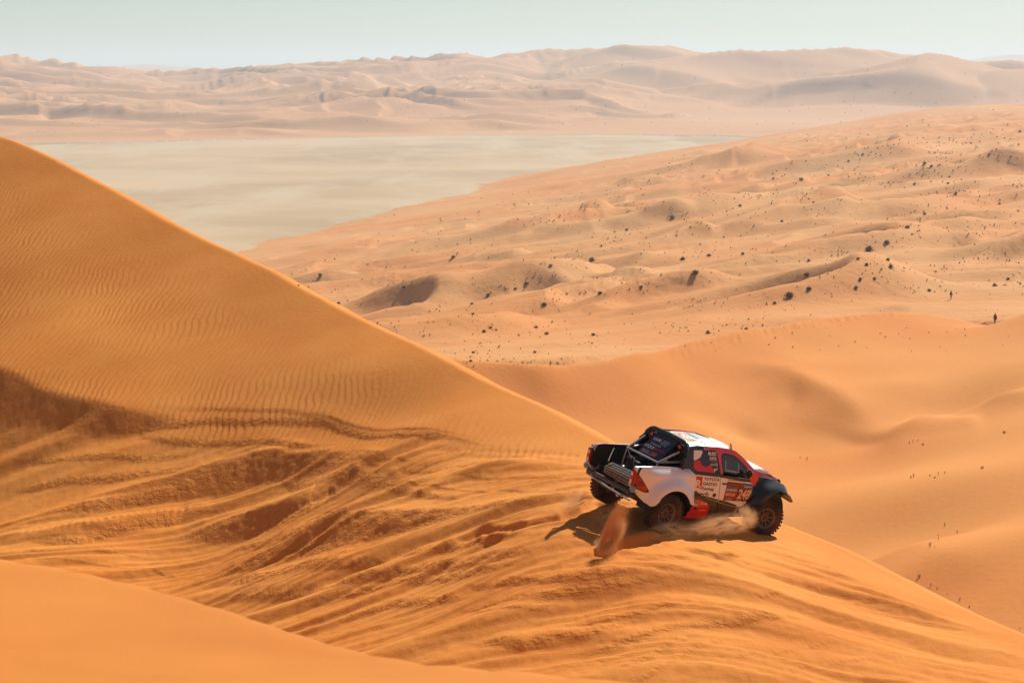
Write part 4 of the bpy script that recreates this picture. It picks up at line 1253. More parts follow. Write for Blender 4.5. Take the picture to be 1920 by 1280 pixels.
# ================================================================== prints on the right-hand side
BH = body_half
for side in (-1,):
    doorR = [o for o in truck.children if o.name.startswith('rear_door')][0]
    doorF = [o for o in truck.children if o.name.startswith('front_door')][0]
    qwin = [o for o in truck.children if o.name.startswith('quarter_window')][0]
    sillR = [o for o in truck.children if o.name.startswith('sill_panel')][0]
    skew = rad(-2.5)
    patch('emblem', [(0.845, 1.245), (1.055, 1.235), (1.06, 0.955), (0.855, 0.985)], BH, vinyl['red'], 0.003, doorR)
    lettering('R', on_side(BH, 0.87, 0.995, skew, 0.006), 0.165, vinyl['white'], 'emblem_letter', doorR, 0.0, 0.16, 0.03)
    patch('emblem', [(0.80, 1.285), (0.835, 1.245), (0.845, 0.99), (0.80, 1.0)], BH, vinyl['black'], 0.002, doorR)
    for tx, x, z, w_, h_ in [('TOYOTA', 1.095, 1.155, 0.49, 0.068), ('GAZOO', 1.085, 1.045, 0.44, 0.068)]:
        lettering(tx, on_side(BH, x, z, skew, 0.006), h_, vinyl['black'], 'lettering', doorR, 0.0, w_, 0.018)
    lettering('R', on_side(BH, 1.07, 0.935, skew, 0.006), 0.072, vinyl['red'], 'lettering', doorR, 0.1, 0.07, 0.018)
    lettering('acing', on_side(BH, 1.15, 0.932, skew, 0.006), 0.066, vinyl['black'], 'lettering', doorR, 0.1, 0.30, 0.018)
    lettering('Czech', on_side(BH, 0.82, 0.79, skew, 0.006), 0.115, vinyl['black'], 'lettering', doorR, 0.1, 0.50, 0.012)
    patch('fuel_cap', [(1.50 + 0.055 * math.cos(a), 0.805 + 0.05 * math.sin(a)) for a in [k * math.pi / 5 for k in range(10)]], BH, vinyl['black'], 0.008, doorR)
    patch('door_print', [(1.12, 0.775), (1.40, 0.755), (1.655, 0.700), (1.66, 0.655), (1.26, 0.735), (1.16, 0.72)], BH, vinyl['black'], 0.003, doorR)
    # front door: maroon race plate
    patch('race_plate', [(1.835, 1.135), (2.645, 1.085), (2.64, 0.655), (1.81, 0.68)], BH, vinyl['maroon'], 0.003, doorF)
    patch('plate_print', [(1.83, 1.02), (2.20, 1.00), (2.19, 0.885), (1.82, 0.905)], BH, vinyl['grey'], 0.006, doorF)
    patch('plate_print', [(1.82, 0.895), (2.18, 0.875), (2.17, 0.775), (1.81, 0.795)], BH, vinyl['red'], 0.006, doorF)
    patch('plate_print', [(2.36, 1.10), (2.65, 1.085), (2.65, 0.975), (2.36, 0.99)], BH, vinyl['blue'], 0.006, doorF)
    lettering('aramco', on_side(BH, 1.855, 0.925, skew, 0.009), 0.060, vinyl['white'], 'plate_lettering', doorF, 0, 0.31, 0.012)
    lettering('aramco', on_side(BH, 2.39, 1.008, skew, 0.009), 0.042, vinyl['white'], 'plate_lettering', doorF, 0, 0.23, 0.008)
    lettering('MOTUL', on_side(BH, 1.845, 0.805, skew, 0.009), 0.062, vinyl['cream'], 'plate_lettering', doorF, 0.25, 0.29, 0.03)
    lettering('248', on_side(BH, 2.215, 0.745, skew, 0.009), 0.215, vinyl['cream'], 'plate_number', doorF, 0.15, 0.40, 0.03)
    print_bars(on_side(BH, 1.95, 1.058, skew, 0.009), 0.26, 0.024, 12, vinyl['orange'], 'plate_print', doorF, 8)
    print_bars(on_side(BH, 1.89, 0.725, skew, 0.009), 0.17, 0.028, 6, vinyl['silver'], 'plate_print', doorF, 9)
    print_bars(on_side(BH, 1.89, 0.688, skew, 0.009), 0.19, 0.022, 7, vinyl['silver'], 'plate_print', doorF, 10)
    lettering('MOTUL', on_side(BH, 2.215, 0.680, skew, 0.009), 0.032, vinyl['silver'], 'plate_lettering', doorF, 0.2, 0.15, 0.02)
    print_bars(on_side(BH, 2.47, 0.672, skew, 0.009), 0.08, 0.03, 3, vinyl['silver'], 'plate_print', doorF, 11)
    for x_ in (1.865, 2.28):                                     # small tent-like marks
        patch('plate_print', [(x_, 1.03), (x_ + 0.012, 1.075), (x_ + 0.022, 1.10), (x_ + 0.032, 1.075), (x_ + 0.045, 1.028)], BH, vinyl['red'], 0.006, doorF)
    print_bars(on_side(BH, 1.84, 1.165, rad(-4), 0.006), 0.60, 0.024, 22, vinyl['slate'], 'name_strip', doorF, 12)
    patch('door_handle', [(1.66, 1.085), (1.70, 1.10), (1.83, 1.09), (1.83, 1.06), (1.70, 1.06)], BH, vinyl['black'], 0.012, doorF)
    patch('door_print', [(1.69, 0.70), (1.95, 0.655), (2.24, 0.585), (2.34, 0.52), (2.05, 0.565), (1.69, 0.645)], BH, vinyl['black'], 0.003, doorF)
    # quarter window prints
    patch('flag_print', [(0.76, 1.80), (1.02, 1.80), (1.02, 1.74), (0.95, 1.64), (0.80, 1.585), (0.755, 1.60)], BH, vinyl['white'], 0.004, qwin)
    patch('flag_print', [(1.02, 1.79), (1.08, 1.74), (1.22, 1.60), (1.30, 1.52), (1.12, 1.46), (1.0, 1.50), (0.95, 1.63), (1.03, 1.73)], BH, vinyl['navy'], 0.004, qwin)
    patch('flag_print', [(0.755, 1.58), (0.80, 1.575), (0.95, 1.60), (1.0, 1.49), (1.12, 1.45), (1.26, 1.49), (1.40, 1.36), (1.40, 1.325), (0.84, 1.355), (0.76, 1.42)], BH, vinyl['red'], 0.005, qwin)
    lettering('MUSIC', on_side(BH, 1.20, 1.705, rad(-1), 0.008), 0.072, vinyl['white'], 'window_lettering', qwin, 0, 0.255, 0.03)
    lettering('DATA', on_side(BH, 1.245, 1.605, rad(-1), 0.008), 0.072, vinyl['white'], 'window_lettering', qwin, 0, 0.215, 0.03)
    print_bars(on_side(BH, 1.30, 1.565, rad(-1), 0.008), 0.17, 0.016, 9, vinyl['silver'], 'window_print', qwin, 13)
    patch('window_print', [(1.26, 1.50), (1.29, 1.525), (1.44, 1.525), (1.47, 1.55), (1.505, 1.475), (1.25, 1.475)], BH, vinyl['silver'], 0.006, qwin)
    print_bars(on_side(BH, 1.28, 1.488, rad(-1), 0.010), 0.17, 0.022, 6, vinyl['maroon'], 'window_print', qwin, 14)
    patch('window_print', [(1.36, 1.41), (1.44, 1.415), (1.41, 1.355), (1.385, 1.33), (1.395, 1.38)], BH, vinyl['white'], 0.006, qwin)
    patch('window_print', [(1.45, 1.40), (1.475, 1.44), (1.49, 1.44), (1.47, 1.37)], BH, vinyl['white'], 0.006, qwin)
    # red sponsor skirt behind the rear door, in front of the wheel
    skirt = panel('red_skirt', spline_poly([(0.80, 0.22, 1), (0.86, 0.34), (0.90, 0.45), (0.905, 0.72, 1), (1.18, 0.672, 1), (1.36, 0.60), (1.455, 0.47), (1.475, 0.30), (1.46, 0.225, 1)], 4), BH, red, -1, 0.012, 0.02)
    patch('skirt_print', [(0.90, 0.68), (1.07, 0.655), (1.07, 0.61), (0.91, 0.63)], BH, vinyl['navy'], 0.016, skirt)
    lettering('LIQUI', on_side(BH, 0.91, 0.632, rad(-5), 0.019), 0.038, vinyl['white'], 'skirt_lettering', skirt, 0, 0.15, 0.01)
    lettering('MOLY', on_side(BH, 0.90, 0.555, rad(-5), 0.017), 0.050, vinyl['white'], 'skirt_lettering', skirt, 0, 0.18, 0.02)
    print_bars(on_side(BH, 1.15, 0.595, rad(-5), 0.017), 0.20, 0.030, 6, vinyl['white'], 'skirt_print', skirt, 15)
    print_bars(on_side(BH, 1.16, 0.42, rad(-3), 0.017), 0.22, 0.035, 6, vinyl['cream'], 'skirt_print', skirt, 16)
    patch('skirt_print', [(1.02 + 0.05 * math.cos(a), 0.475 + 0.035 * math.sin(a)) for a in [k * math.pi / 5 for k in range(10)]], BH, vinyl['black'], 0.017, skirt)
panel('red_skirt', [(0.80, 0.22), (0.90, 0.45), (0.905, 0.72), (1.18, 0.672), (1.36, 0.60), (1.455, 0.47), (1.46, 0.225)], BH, red, 1, 0.012, 0.02)
# grey-blue patch on the rail by the cab and black band behind it
top_panel('rail_patch', [(0.26, -0.93), (0.30, -0.86), (0.60, -0.86), (0.62, -0.92)], lambda x, y: 1.425 - 0.10 * sstep(x, 0.3, 0.75), vinyl['slate'], 0, 0.1, 0.006)


# ================================================================== wheels
TR, TW = 0.47, 0.32
def tyre_mesh(seed=0):
    bm = bmesh.new()
    prof = [(0.235, -0.13), (0.26, -0.15), (0.33, -0.163), (0.40, -0.158), (0.435, -0.145), (0.448, -0.12), (0.452, 0), (0.448, 0.12), (0.435, 0.145), (0.40, 0.158), (0.33, 0.163), (0.26, 0.15), (0.235, 0.13)]
    lathe(bm, prof, 0, 56)
    rng = random.Random(seed)
    nb = 34
    for k in range(nb):                                          # tread blocks in four rows, the outer ones reach over the shoulder
        a0 = 2 * math.pi * k / nb
        for yc, wy, off, ln in ((-0.128, 0.05, 0, .050), (-0.045, 0.062, .5, .046), (0.045, 0.062, 0, .046), (0.128, 0.05, .5, .050)):
            a = a0 + off * 2 * math.pi / nb
            R3 = Matrix.Rotation(-a, 3, 'Y') @ Matrix.Rotation(rad(12 if yc > 0 else -12), 3, 'X').inverted() if abs(yc) > .1 else Matrix.Rotation(-a, 3, 'Y')
            c = Vector((0.458 * math.cos(a), yc, 0.458 * math.sin(a)))
            g = bmesh.ops.create_cube(bm, size=1)['verts']
            Rz = Matrix.Rotation(-a, 3, 'Y')
            for v in g:
                p = Vector((v.co.x * 0.028, v.co.y * wy, v.co.z * ln))
                v.co = Rz @ p + c
    bmesh.ops.recalc_face_normals(bm, faces=bm.faces)
    me = bpy.data.meshes.new('tyre'); bm.to_mesh(me); bm.free()
    me.polygons.foreach_set('use_smooth', np.ones(len(me.polygons), bool)); me.set_sharp_from_angle(angle=rad(35))
    me.materials.append(rubber)
    return me


def rim_mesh():
    """outer face at -Y"""
    bm = bmesh.new()
    lathe(bm, [(0.215, 0.13), (0.235, 0.13), (0.225, 0.05), (0.20, 0.0), (0.20, -0.06), (0.222, -0.11), (0.250, -0.128), (0.252, -0.142), (0.238, -0.146), (0.214, -0.125), (0.19, -0.07), (0.188, 0.02), (0.20, 0.12)], 0, 48)
    lathe(bm, [(0.001, -0.03), (0.085, -0.03), (0.085, -0.075), (0.075, -0.085), (0.055, -0.085), (0.050, -0.055), (0.001, -0.055)], 0, 28)
    for k in range(10):
        a = 2 * math.pi * k / 10
        for s_ in (0,):
            p0 = Vector((0.078 * math.cos(a + s_ * .12), -0.065, 0.078 * math.sin(a + s_ * .12)))
            p1 = Vector((0.200 * math.cos(a + s_ * .19), -0.088, 0.200 * math.sin(a + s_ * .19)))
            tube(bm, [p0, p0.lerp(p1, .5) + Vector((0, 0.012, 0)), p1], [0.026, 0.017, 0.024], 6)
    bmesh.ops.recalc_face_normals(bm, faces=bm.faces)
    me = bpy.data.meshes.new('rim'); bm.to_mesh(me); bm.free()
    me.polygons.foreach_set('use_smooth', np.ones(len(me.polygons), bool)); me.set_sharp_from_angle(angle=rad(40))
    me.materials.append(rimmat)
    return me


def hub_mesh():
    bm = bmesh.new()
    lathe(bm, [(0.001, -0.088), (0.045, -0.088), (0.050, -0.075), (0.050, -0.05)], 0, 20)
    for k in range(6):
        a = 2 * math.pi * k / 6
        tube(bm, [(0.066 * math.cos(a), -0.08, 0.066 * math.sin(a)), (0.066 * math.cos(a), -0.098, 0.066 * math.sin(a))], 0.008, 6)
    lathe(bm, [(0.001, -0.02), (0.18, -0.02)], 0, 28)                                  # dark brake disc area behind the spokes
    bmesh.ops.recalc_face_normals(bm, faces=bm.faces)
    me = bpy.data.meshes.new('hub'); bm.to_mesh(me); bm.free(); me.materials.append(vinyl['black'])
    return me


ty_me, rim_me, hub_me = tyre_mesh(), rim_mesh(), hub_mesh()
def wheel(loc, side, steer=0.0, spin=0.0, camber=0.0, name='wheel'):
    w = bpy.data.objects.new(name, ty_me); col.objects.link(w)
    # the tyre is the wheel's own mesh; rim and hub are its pieces
    w.parent = truck
    flip = Matrix.Rotation(math.pi, 4, 'Z') if side > 0 else Matrix.Identity(4)
    w.matrix_local = Matrix.Translation(loc) @ Matrix.Rotation(steer, 4, 'Z') @ Matrix.Rotation(camber, 4, 'X') @ flip @ Matrix.Rotation(spin, 4, 'Y')
    for nm, me in (('rim', rim_me), ('hub', hub_me)):
        c = bpy.data.objects.new(nm, me); col.objects.link(c); c.parent = w
    return w


wheel((0, -0.98, 0.41), -1, 0, 0.2)
wheel((3.14, -0.98, 0.32), -1, rad(-10), 0.5)
wheel((0, 0.98, 0.43), 1, 0, 0.1)
wheel((3.14, 0.98, 0.45), 1, rad(-10), 0.9)

# ================================================================== recovery boards strapped in the open tail
board_mat = material('board_black', (0.020, 0.018, 0.017), 0.5)
stud_mat = material('stud_worn', (0.42, 0.37, 0.31), 0.45, 0.3)
def board_meshes():
    bm = bmesh.new(); L_, D_, T_ = 0.98, 0.26, 0.035
    box(bm, (0, 0, 0), (D_, L_, T_), None, 0.008)
    for y in (-0.40, -0.2, 0, 0.2, 0.40): box(bm, (0, y, T_ * 0.6), (D_ * 0.92, 0.02, T_ * 0.6), None, 0)
    me = bpy.data.meshes.new('board'); bmesh.ops.recalc_face_normals(bm, faces=bm.faces); bm.to_mesh(me); bm.free(); me.materials.append(board_mat)
    bm = bmesh.new()
    for r_ in (-0.10, -0.02, 0.06):
        for k in range(23):
            y = -0.46 + k * 0.042
            box(bm, (r_, y, T_ * 0.75), (0.026, 0.018, 0.026), Matrix.Rotation(0.3, 3, 'Z') if k % 2 else None, 0)
    for k in range(23):
        box(bm, (-D_ / 2 - 0.008, -0.46 + k * 0.042, 0), (0.022, 0.020, 0.022), None, 0)
    me2 = bpy.data.meshes.new('stud'); bmesh.ops.recalc_face_normals(bm, faces=bm.faces); bm.to_mesh(me2); bm.free(); me2.materials.append(stud_mat)
    return me, me2


bme, sme = board_meshes()
for k, lab in enumerate(('black recovery board, lowest of the stack across the open tail of the truck', 'black studded recovery board in the middle of the stack in the truck tail', 'black studded recovery board on top of the stack in the truck tail')):
    b = bpy.data.objects.new('recovery_board', bme); col.objects.link(b)
    loc = Vector((-0.80 + 0.012 * k, -0.24, 0.99 + 0.062 * k))
    b.matrix_world = truck.matrix_world @ Matrix.Translation(loc) @ Matrix.Rotation(rad(-24), 4, 'Y') @ Matrix.Rotation(rad(3 * (k - 1)), 4, 'Z')
    tag(b, lab, 'recovery board', 'recovery boards in the truck tail')
    s_ = bpy.data.objects.new('stud_rows', sme); col.objects.link(s_); s_.parent = b; s_['kind'] = 'stuff'
    b['kind'] = 'thing'
# ------------------------------------------------------------------ placing on the ground
def hit(u, v, rmin=20.0):
    """ground point seen at photograph pixel (u, v)"""
    a = (u - 960) / FPX; b = (640 - v) / FPX
    dy = math.cos(PITCH) + b * math.sin(PITCH); dz = -math.sin(PITCH) + b * math.cos(PITCH)
    az = math.atan2(a, dy); k = dz / math.hypot(a, dy)
    j = int(np.searchsorted(phi, az)) ; f = (az - phi[j - 1]) / (phi[j] - phi[j - 1])
    z = GZ[:, j - 1] * (1 - f) + GZ[:, j] * f
    d = k * rr - z
    i0 = np.searchsorted(rr, rmin)
    c = np.nonzero((d[i0:-1] >= 0) & (d[i0 + 1:] < 0))[0]
    if not len(c): return None
    i = c[0] + i0; t = d[i] / (d[i] - d[i + 1]); r = rr[i] + t * (rr[i + 1] - rr[i])
    return Vector((r * math.sin(az), r * math.cos(az), k * r))


def ground_z(x, y):
    r = math.hypot(x, y); az = math.atan2(x, y)
    i = int(np.searchsorted(rr, r)) - 1; j = int(np.searchsorted(phi, az)) - 1
    s = (r - rr[i]) / (rr[i + 1] - rr[i]); t = (az - phi[j]) / (phi[j + 1] - phi[j])
    return float((GZ[i, j] * (1 - s) + GZ[i + 1, j] * s) * (1 - t) + (GZ[i, j + 1] * (1 - s) + GZ[i + 1, j + 1] * s) * t)


# ------------------------------------------------------------------ desert shrubs
leaf = material('shrub_leaf', (0.10, 0.10, 0.062), 0.8, 0, 0.1)
leaf2 = material('shrub_dry', (0.16, 0.115, 0.06), 0.8, 0, 0.1)


def shrub_mesh(seed, n, spread, tall, upright):
    """foliage of thin twig blades and leaf clumps radiating from a root, unit width"""
    rng = random.Random(seed); V_, F_, MI = [], [], []
    for k in range(n):
        a = rng.uniform(0, 2 * math.pi); el = math.asin(rng.uniform(0.12, 1.0) ** (1 / (1 + upright)))
        L_ = rng.uniform(0.6, 1.0); rx = 0.5 * spread
        tip = Vector((math.cos(a) * math.cos(el) * rx, math.sin(a) * math.cos(el) * rx, math.sin(el) * tall)) * L_
        base = Vector((tip.x * 0.15, tip.y * 0.15, -0.03))
        d = (tip - base); s = d.cross(Vector((rng.uniform(-1, 1), rng.uniform(-1, 1), rng.uniform(-1, 1)))).normalized()
        w = rng.uniform(0.012, 0.03)
        i = len(V_)
        V_ += [base - s * w * .6, base + s * w * .6, tip + s * w * .3, tip - s * w * .3]; F_.append((i, i + 1, i + 2, i + 3)); MI.append(1)
        for c in range(rng.randint(2, 4)):                    # leaf clumps toward the tip
            p = base.lerp(tip, rng.uniform(0.45, 1.05)) + Vector([rng.uniform(-.05, .05) for _ in range(3)])
            q = Vector([rng.uniform(-1, 1) for _ in range(3)]).normalized(); r_ = q.cross(Vector([rng.uniform(-1, 1) for _ in range(3)])).normalized()
            z_ = rng.uniform(0.035, 0.085)
            i = len(V_); V_ += [p + q * z_, p + r_ * z_ * .6, p - q * z_, p - r_ * z_ * .6]; F_.append((i, i + 1, i + 2, i + 3)); MI.append(0 if rng.random() < .8 else 1)
    me = bpy.data.meshes.new('foliage'); me.from_pydata([tuple(v) for v in V_], [], F_)
    me.materials.append(leaf); me.materials.append(leaf2)
    me.polygons.foreach_set('material_index', np.array(MI, np.int32))
    return me


ROUND = [shrub_mesh(k, 90, 1.0, 0.52, 0.3) for k in range(3)]
LOOSE = [shrub_mesh(10 + k, 26, 1.0, 0.60, 0.8) for k in range(3)]
TUFT = [shrub_mesh(20 + k, 16, 0.8, 1.0, 2.5) for k in range(3)]
Q2 = [(1040,1103,44),(1338,932,36),(1405,905,32),(1113,1080,26),(1105,1028,30),(1113,975,18),(687,1020,34),(600,811,32),(855,768,22),(1547,608,26),(1573,620,20),(1665,722,20),(1632,736,16),
 (1548,800,20),(1012,828,22),(1085,668,30),(1023,655,14),(1187,655,18),(1103,602,16),(720,658,16),(1315,577,20),(1295,577,12),(1262,602,18),(1222,622,12),(430,860,18),(385,868,16),(388,888,12),(335,920,16),
 (360,893,10),(298,972,28),(245,940,12),(160,965,16),(145,995,18),(228,972,10),(55,1060,24),(13,1080,18),(110,1043,12),(78,1040,10),(330,1097,24),(205,1100,16),(255,1100,12),(560,1028,16),(412,1060,12),
 (485,1073,20),(320,1040,12),(120,1138,26),(175,1162,10),(155,1120,10),(130,1248,24),(90,1224,20),(25,1256,14),(150,1206,16),(305,1252,22),(218,1252,10),(735,1244,22),(630,1228,12),(605,1225,10),(655,1228,10),
 (598,1220,8),(655,1152,10),(665,1150,12),(677,1147,12),(760,1135,12),(793,1137,10),(955,1140,14),(985,1135,22),(887,1195,16),(878,1230,20),(940,1218,14),(805,1217,12),(838,1216,8),(865,950,20),(903,932,12),
 (738,955,22),(640,968,24),(495,938,8),(477,912,8),(795,888,16),(900,860,8),(905,848,10),(705,915,14),(820,928,10),(950,795,14),(975,752,14),(805,790,14),(808,805,12),(670,850,14),(617,882,16),(742,855,8),
 (650,808,10),(500,780,16),(470,780,10),(515,778,8),(365,744,10),(260,775,16),(275,770,10),(215,800,10),(140,825,14),(160,828,10),(108,830,8),(45,843,8),(10,772,8),(1198,957,14),(1222,955,12),(1298,967,18),
 (1410,972,20),(1330,990,20),(1420,998,22),(1470,1003,16),(1385,1008,16),(1305,1045,20),(1360,1042,18),(1290,1075,22),(1155,1040,10),(1130,1035,8),(1200,1110,10),(1495,1080,10),(1525,1078,10),(1565,1086,20),
 (1605,1072,12),(1625,1090,12),(1620,1005,12),(1590,1018,12),(1748,968,12),(1678,985,12),(1865,975,14),(1900,985,12),(1810,1067,24),(1845,1068,10),(1860,1043,18),(1880,1030,10),(1905,1062,16),(1770,955,10),
 (1735,915,12),(1775,848,10),(1810,842,12),(1828,762,18),(1898,788,18),(1812,815,12),(1870,812,10),(1742,875,12),(1712,877,10),(1710,850,10),(1632,780,16),(1530,830,16),(1520,820,12),(1545,790,16),(1525,845,12),
 (1483,848,24),(1455,848,12),(1500,877,14),(1562,763,14),(1570,680,14),(1635,685,20),(1640,660,18),(1612,660,14),(1508,688,20),(1430,682,12),(1412,682,16),(1390,685,10),(1655,640,14),(1540,655,14),(1545,645,12),
 (1560,640,10),(1605,615,16),(1683,580,12),(1640,575,12),(1602,545,10),(1600,530,10),(1640,525,14),(1655,525,8),(1722,515,14),(1760,505,10),(1720,535,18),(1690,540,14),(1737,557,12),(1790,575,18),(1800,565,14),
 (1838,485,16),(1805,410,14),(1900,540,16),(1905,490,20),(1870,585,18),(1895,592,12),(1585,572,14),(1505,545,8),(1410,545,14),(1390,548,10),(1488,536,10),(1365,575,12),(1115,508,8),(1335,505,14),(1300,513,10),
 (1485,455,8),(1515,458,6),(1895,378,10),(1590,384,12),(600,625,10),(592,635,12),(610,632,8),(515,675,14),(508,684,10),(705,722,10),(870,735,12),(890,735,8),(920,733,14),(935,735,8),(1085,748,14),(1130,757,18),
 (1150,801,10),(1165,804,10),(1310,748,10),(980,668,18),(1120,725,8),(1300,668,14),(1175,640,8),(755,728,8),(1655,720,8),(1700,718,10),(1750,716,14),(1880,690,14),(1850,696,10),(1905,688,10),(1630,705,12)]
Q1 = [(1200,1030,22),(1515,1075,24),(1255,970,12),(1258,1085,14),(1270,1135,18),(1303,1127,10),(1095,1027,8),(1120,1068,14),(1380,990,8),(1455,1068,12),(1475,1060,8),(1545,935,8),(1418,903,8),(1700,960,22),
 (1830,1105,20),(1895,1082,12),(1770,1137,18),(1773,1175,18),(1648,1165,10),(1415,1210,14),(1480,1225,10),(1840,1225,18),(1815,1240,22),(1860,1235,16),(1590,1258,14),(1575,1245,8),(1605,1207,10),(1625,1205,12),
 (1840,1095,14),(1880,1070,10),(1715,915,10),(1745,820,10),(1845,920,8)]
Q3 = [(1800,5,14),(1840,3,10),(1870,20,16),(1775,40,18),(1765,55,16),(1765,70,18),(1800,73,10),(1865,72,12),(1890,65,8),(1915,76,10)]
Q4 = [(85,38,18),(40,78,12),(60,80,8),(145,77,14),(170,78,10),(300,5,16),(315,20,10)]
C5 = [(650,915,18),(610,905,10),(1235,825,14),(1255,815,12),(1283,812,12),(1312,830,18),(1243,1020,16),(1258,1015,18),(1352,1008,14),(1380,1020,14),(1400,1003,14),(1437,995,16),(1650,963,26),(1777,763,20)]
T4 = [(1458,17,18),(1532,55,16),(1422,70,10),(1423,93,12),(1375,135,30),(1402,142,10),(1312,308,22),(1297,335,10),(1380,362,16),(1416,378,12),(1475,415,8),(1484,455,16),(1547,445,18),(1545,500,18),(1603,485,12),
 (1424,443,8),(1475,470,10),(1897,618,12)]
SPOTS = [(960 + x / 2, y / 2, s / 2, 0) for x, y, s in Q2] + [(x / 2, y / 2, s / 2, 0) for x, y, s in Q1] + [(x / 2, 640 + y / 2, s / 2, 0) for x, y, s in Q3] + [(960 + x / 2, 640 + y / 2, s / 2, 0) for x, y, s in Q4] + \
        [(1300 + x / 3.048, 560 + y / 3.048, s / 3.05, 1) for x, y, s in C5] + [(1300 + x / 3.097, 980 + y / 3.097, s / 3.1, 1) for x, y, s in T4]
LANDMARKS = [((1480, 551.5), 'the largest round shrub', 'largest round dark shrub, at the foot of the crescent hollow in mid picture'),
             ((1629, 466), 'the big shrub in the pale hollow', 'large dark round shrub in the pale hollow below the rim on the right'),
             ((1662.5, 452.5), 'the wide shrub behind that hollow', 'wide dark shrub just behind and right of the large round one in the pale hollow'),
             ((1733.5, 304), 'the big shrub on the shaded flank', 'dark shrub on the far slope below the shaded dune flank, upper right'),
             ((1260, 405.5), 'the flat lone shrub in mid field', 'flat wide dark shrub standing alone in the middle of the dune field'),
             ((1303.5, 510), 'the spiky grey-green shrub', 'spiky grey-green shrub alone on the smooth band left of the crescent hollow'),
             ((600, 515), 'the shrub nearest the salt flat', 'dark shrub near the left tip of the dune field, nearest the salt flat'),
             ((757.5, 537.5), 'the shrub above the left bowl', 'larger dark shrub above the bowl at the left of the dune field'),
             ((1109, 486), 'the shrub in the middle dip', 'wide dark shrub in the shallow dip left of the field centre'),
             ((987.5, 530), 'the shrub above the near gully', 'broad dark shrub on the slope above the scrubby gully at the left'),
             ((1502.5, 334), 'the shrub on the rounded knoll', 'dark shrub at the foot of the rounded knoll in the upper field'),
             ((1862.5, 205), 'the shrub by the far rim', 'lone dark shrub just below the far rim of the dune field at upper right'),
             ((1792.5, 361), 'the small leaning shrub', 'small leaning dark shrub at the top of the diagonal shrub row')]
PLAIN_MARKS = [((1783, 553), 'the farther person'), ((1865, 597), 'the person in the coat'), ((885, 668), 'the left corner of the valley crest'), ((1300, 640), 'the valley crest above the truck'),
               ((1500, 600), 'the trampled crest'), ((1513, 860), 'the lone tuft above the truck bonnet'), ((1840, 876), 'the largest tuft on the slope'), ((1744, 1024), 'the densest tuft clump low on the slope'),
               ((1724, 1080), 'the tuft by the near dune edge')]
DIRS = ['right of', 'above right of', 'above', 'above left of', 'left of', 'below left of', 'below', 'below right of']
ORD = ['nearest', 'second', 'third', 'fourth', 'fifth', 'sixth', 'seventh', 'eighth', 'ninth', 'tenth', 'eleventh', 'twelfth', 'thirteenth', 'fourteenth', 'fifteenth', 'sixteenth', 'seventeenth', 'eighteenth', 'nineteenth', 'twentieth']


def shrub_labels():
    out = {}; bins = {}
    for i, (u, v, s, zone) in enumerate(SPOTS):
        if zone == 0:
            m = min(LANDMARKS, key=lambda q: math.hypot(q[0][0] - u, q[0][1] - v))
            if math.hypot(m[0][0] - u, m[0][1] - v) < 3.5 and m[2] not in out.values():
                out[i] = m[2]; continue
        marks = [(q[0], q[1]) for q in LANDMARKS] + PLAIN_MARKS[:5] if zone == 0 else PLAIN_MARKS[5:]
        m = min(marks, key=lambda q: math.hypot(q[0][0] - u, (q[0][1] - v) * 1.6))
        d = math.hypot(m[0][0] - u, m[0][1] - v)
        if zone == 1 and d < 9 and m[1] in ('the largest tuft on the slope', 'the lone tuft above the truck bonnet', 'the tuft by the near dune edge') and m[1] not in out.values():
            out[i] = m[1]; continue
        k = int(round(math.degrees(math.atan2(m[0][1] - v, u - m[0][0])) / 45)) % 8
        bins.setdefault((m[1], k, s >= 7), []).append((d, i))
    for (nm, k, big), l in bins.items():
        for r_, (d, i) in enumerate(sorted(l)):
            kind = ('medium' if big else 'small') + (' dark shrub' if SPOTS[i][3] == 0 else ' grass tuft')
            w = '' if len(l) == 1 else ORD[r_] + ' '
            out[i] = w + kind + ' ' + DIRS[k] + ' ' + nm
    for i in out:
        if out[i] == 'the largest tuft on the slope': out[i] = 'largest grass tuft alone on the smooth slope at the right edge'
        if out[i] == 'the lone tuft above the truck bonnet': out[i] = 'grass tuft alone on the valley floor just above the truck bonnet'
        if out[i] == 'the tuft by the near dune edge': out[i] = 'dark grass tuft right behind the near dune edge below the clump'
    return out


rng = random.Random(5)
LAB = shrub_labels()
for i, (u, v, s, zone) in enumerate(SPOTS):
    P = hit(u, v + s * 0.25, 60)
    if P is None: continue
    d = P.length; w = s / FPX * d * (1.05 if s < 8 else 1.0) * (0.72 if v < 420 else 1) * (1.3 if zone else 1)
    me = rng.choice(ROUND if s >= 9 and zone == 0 else (LOOSE if zone == 0 or rng.random() < .4 else TUFT))
    o = bpy.data.objects.new('desert_shrub' if zone == 0 else 'grass_tuft', me); col.objects.link(o)
    o.location = P + Vector((0, 0, -0.02 * w)); o.scale = (w, w, w * rng.uniform(0.85, 1.25)); o.rotation_euler = (0, 0, rng.uniform(0, 6.28))
    tag(o, LAB[i], 'grass tuft' if zone else 'shrub', 'tufts on the valley slope' if zone else 'shrubs of the dune field')

# the countless smaller tufts between them
V_, F_ = [], []
def speck(P, w, rng):
    for k in range(5):
        a = rng.uniform(0, 6.28); t = Vector((math.cos(a) * 0.45 * w, math.sin(a) * 0.45 * w, rng.uniform(0.3, 0.8) * w))
        s = Vector((-math.sin(a), math.cos(a), 0)) * w * 0.22; i = len(V_)
        V_.extend([tuple(P - s * .6 + Vector((0, 0, -.05 * w))), tuple(P + s * .6 + Vector((0, 0, -.05 * w))), tuple(P + t + s), tuple(P + t - s)]); F_.append((i, i + 1, i + 2, i + 3))


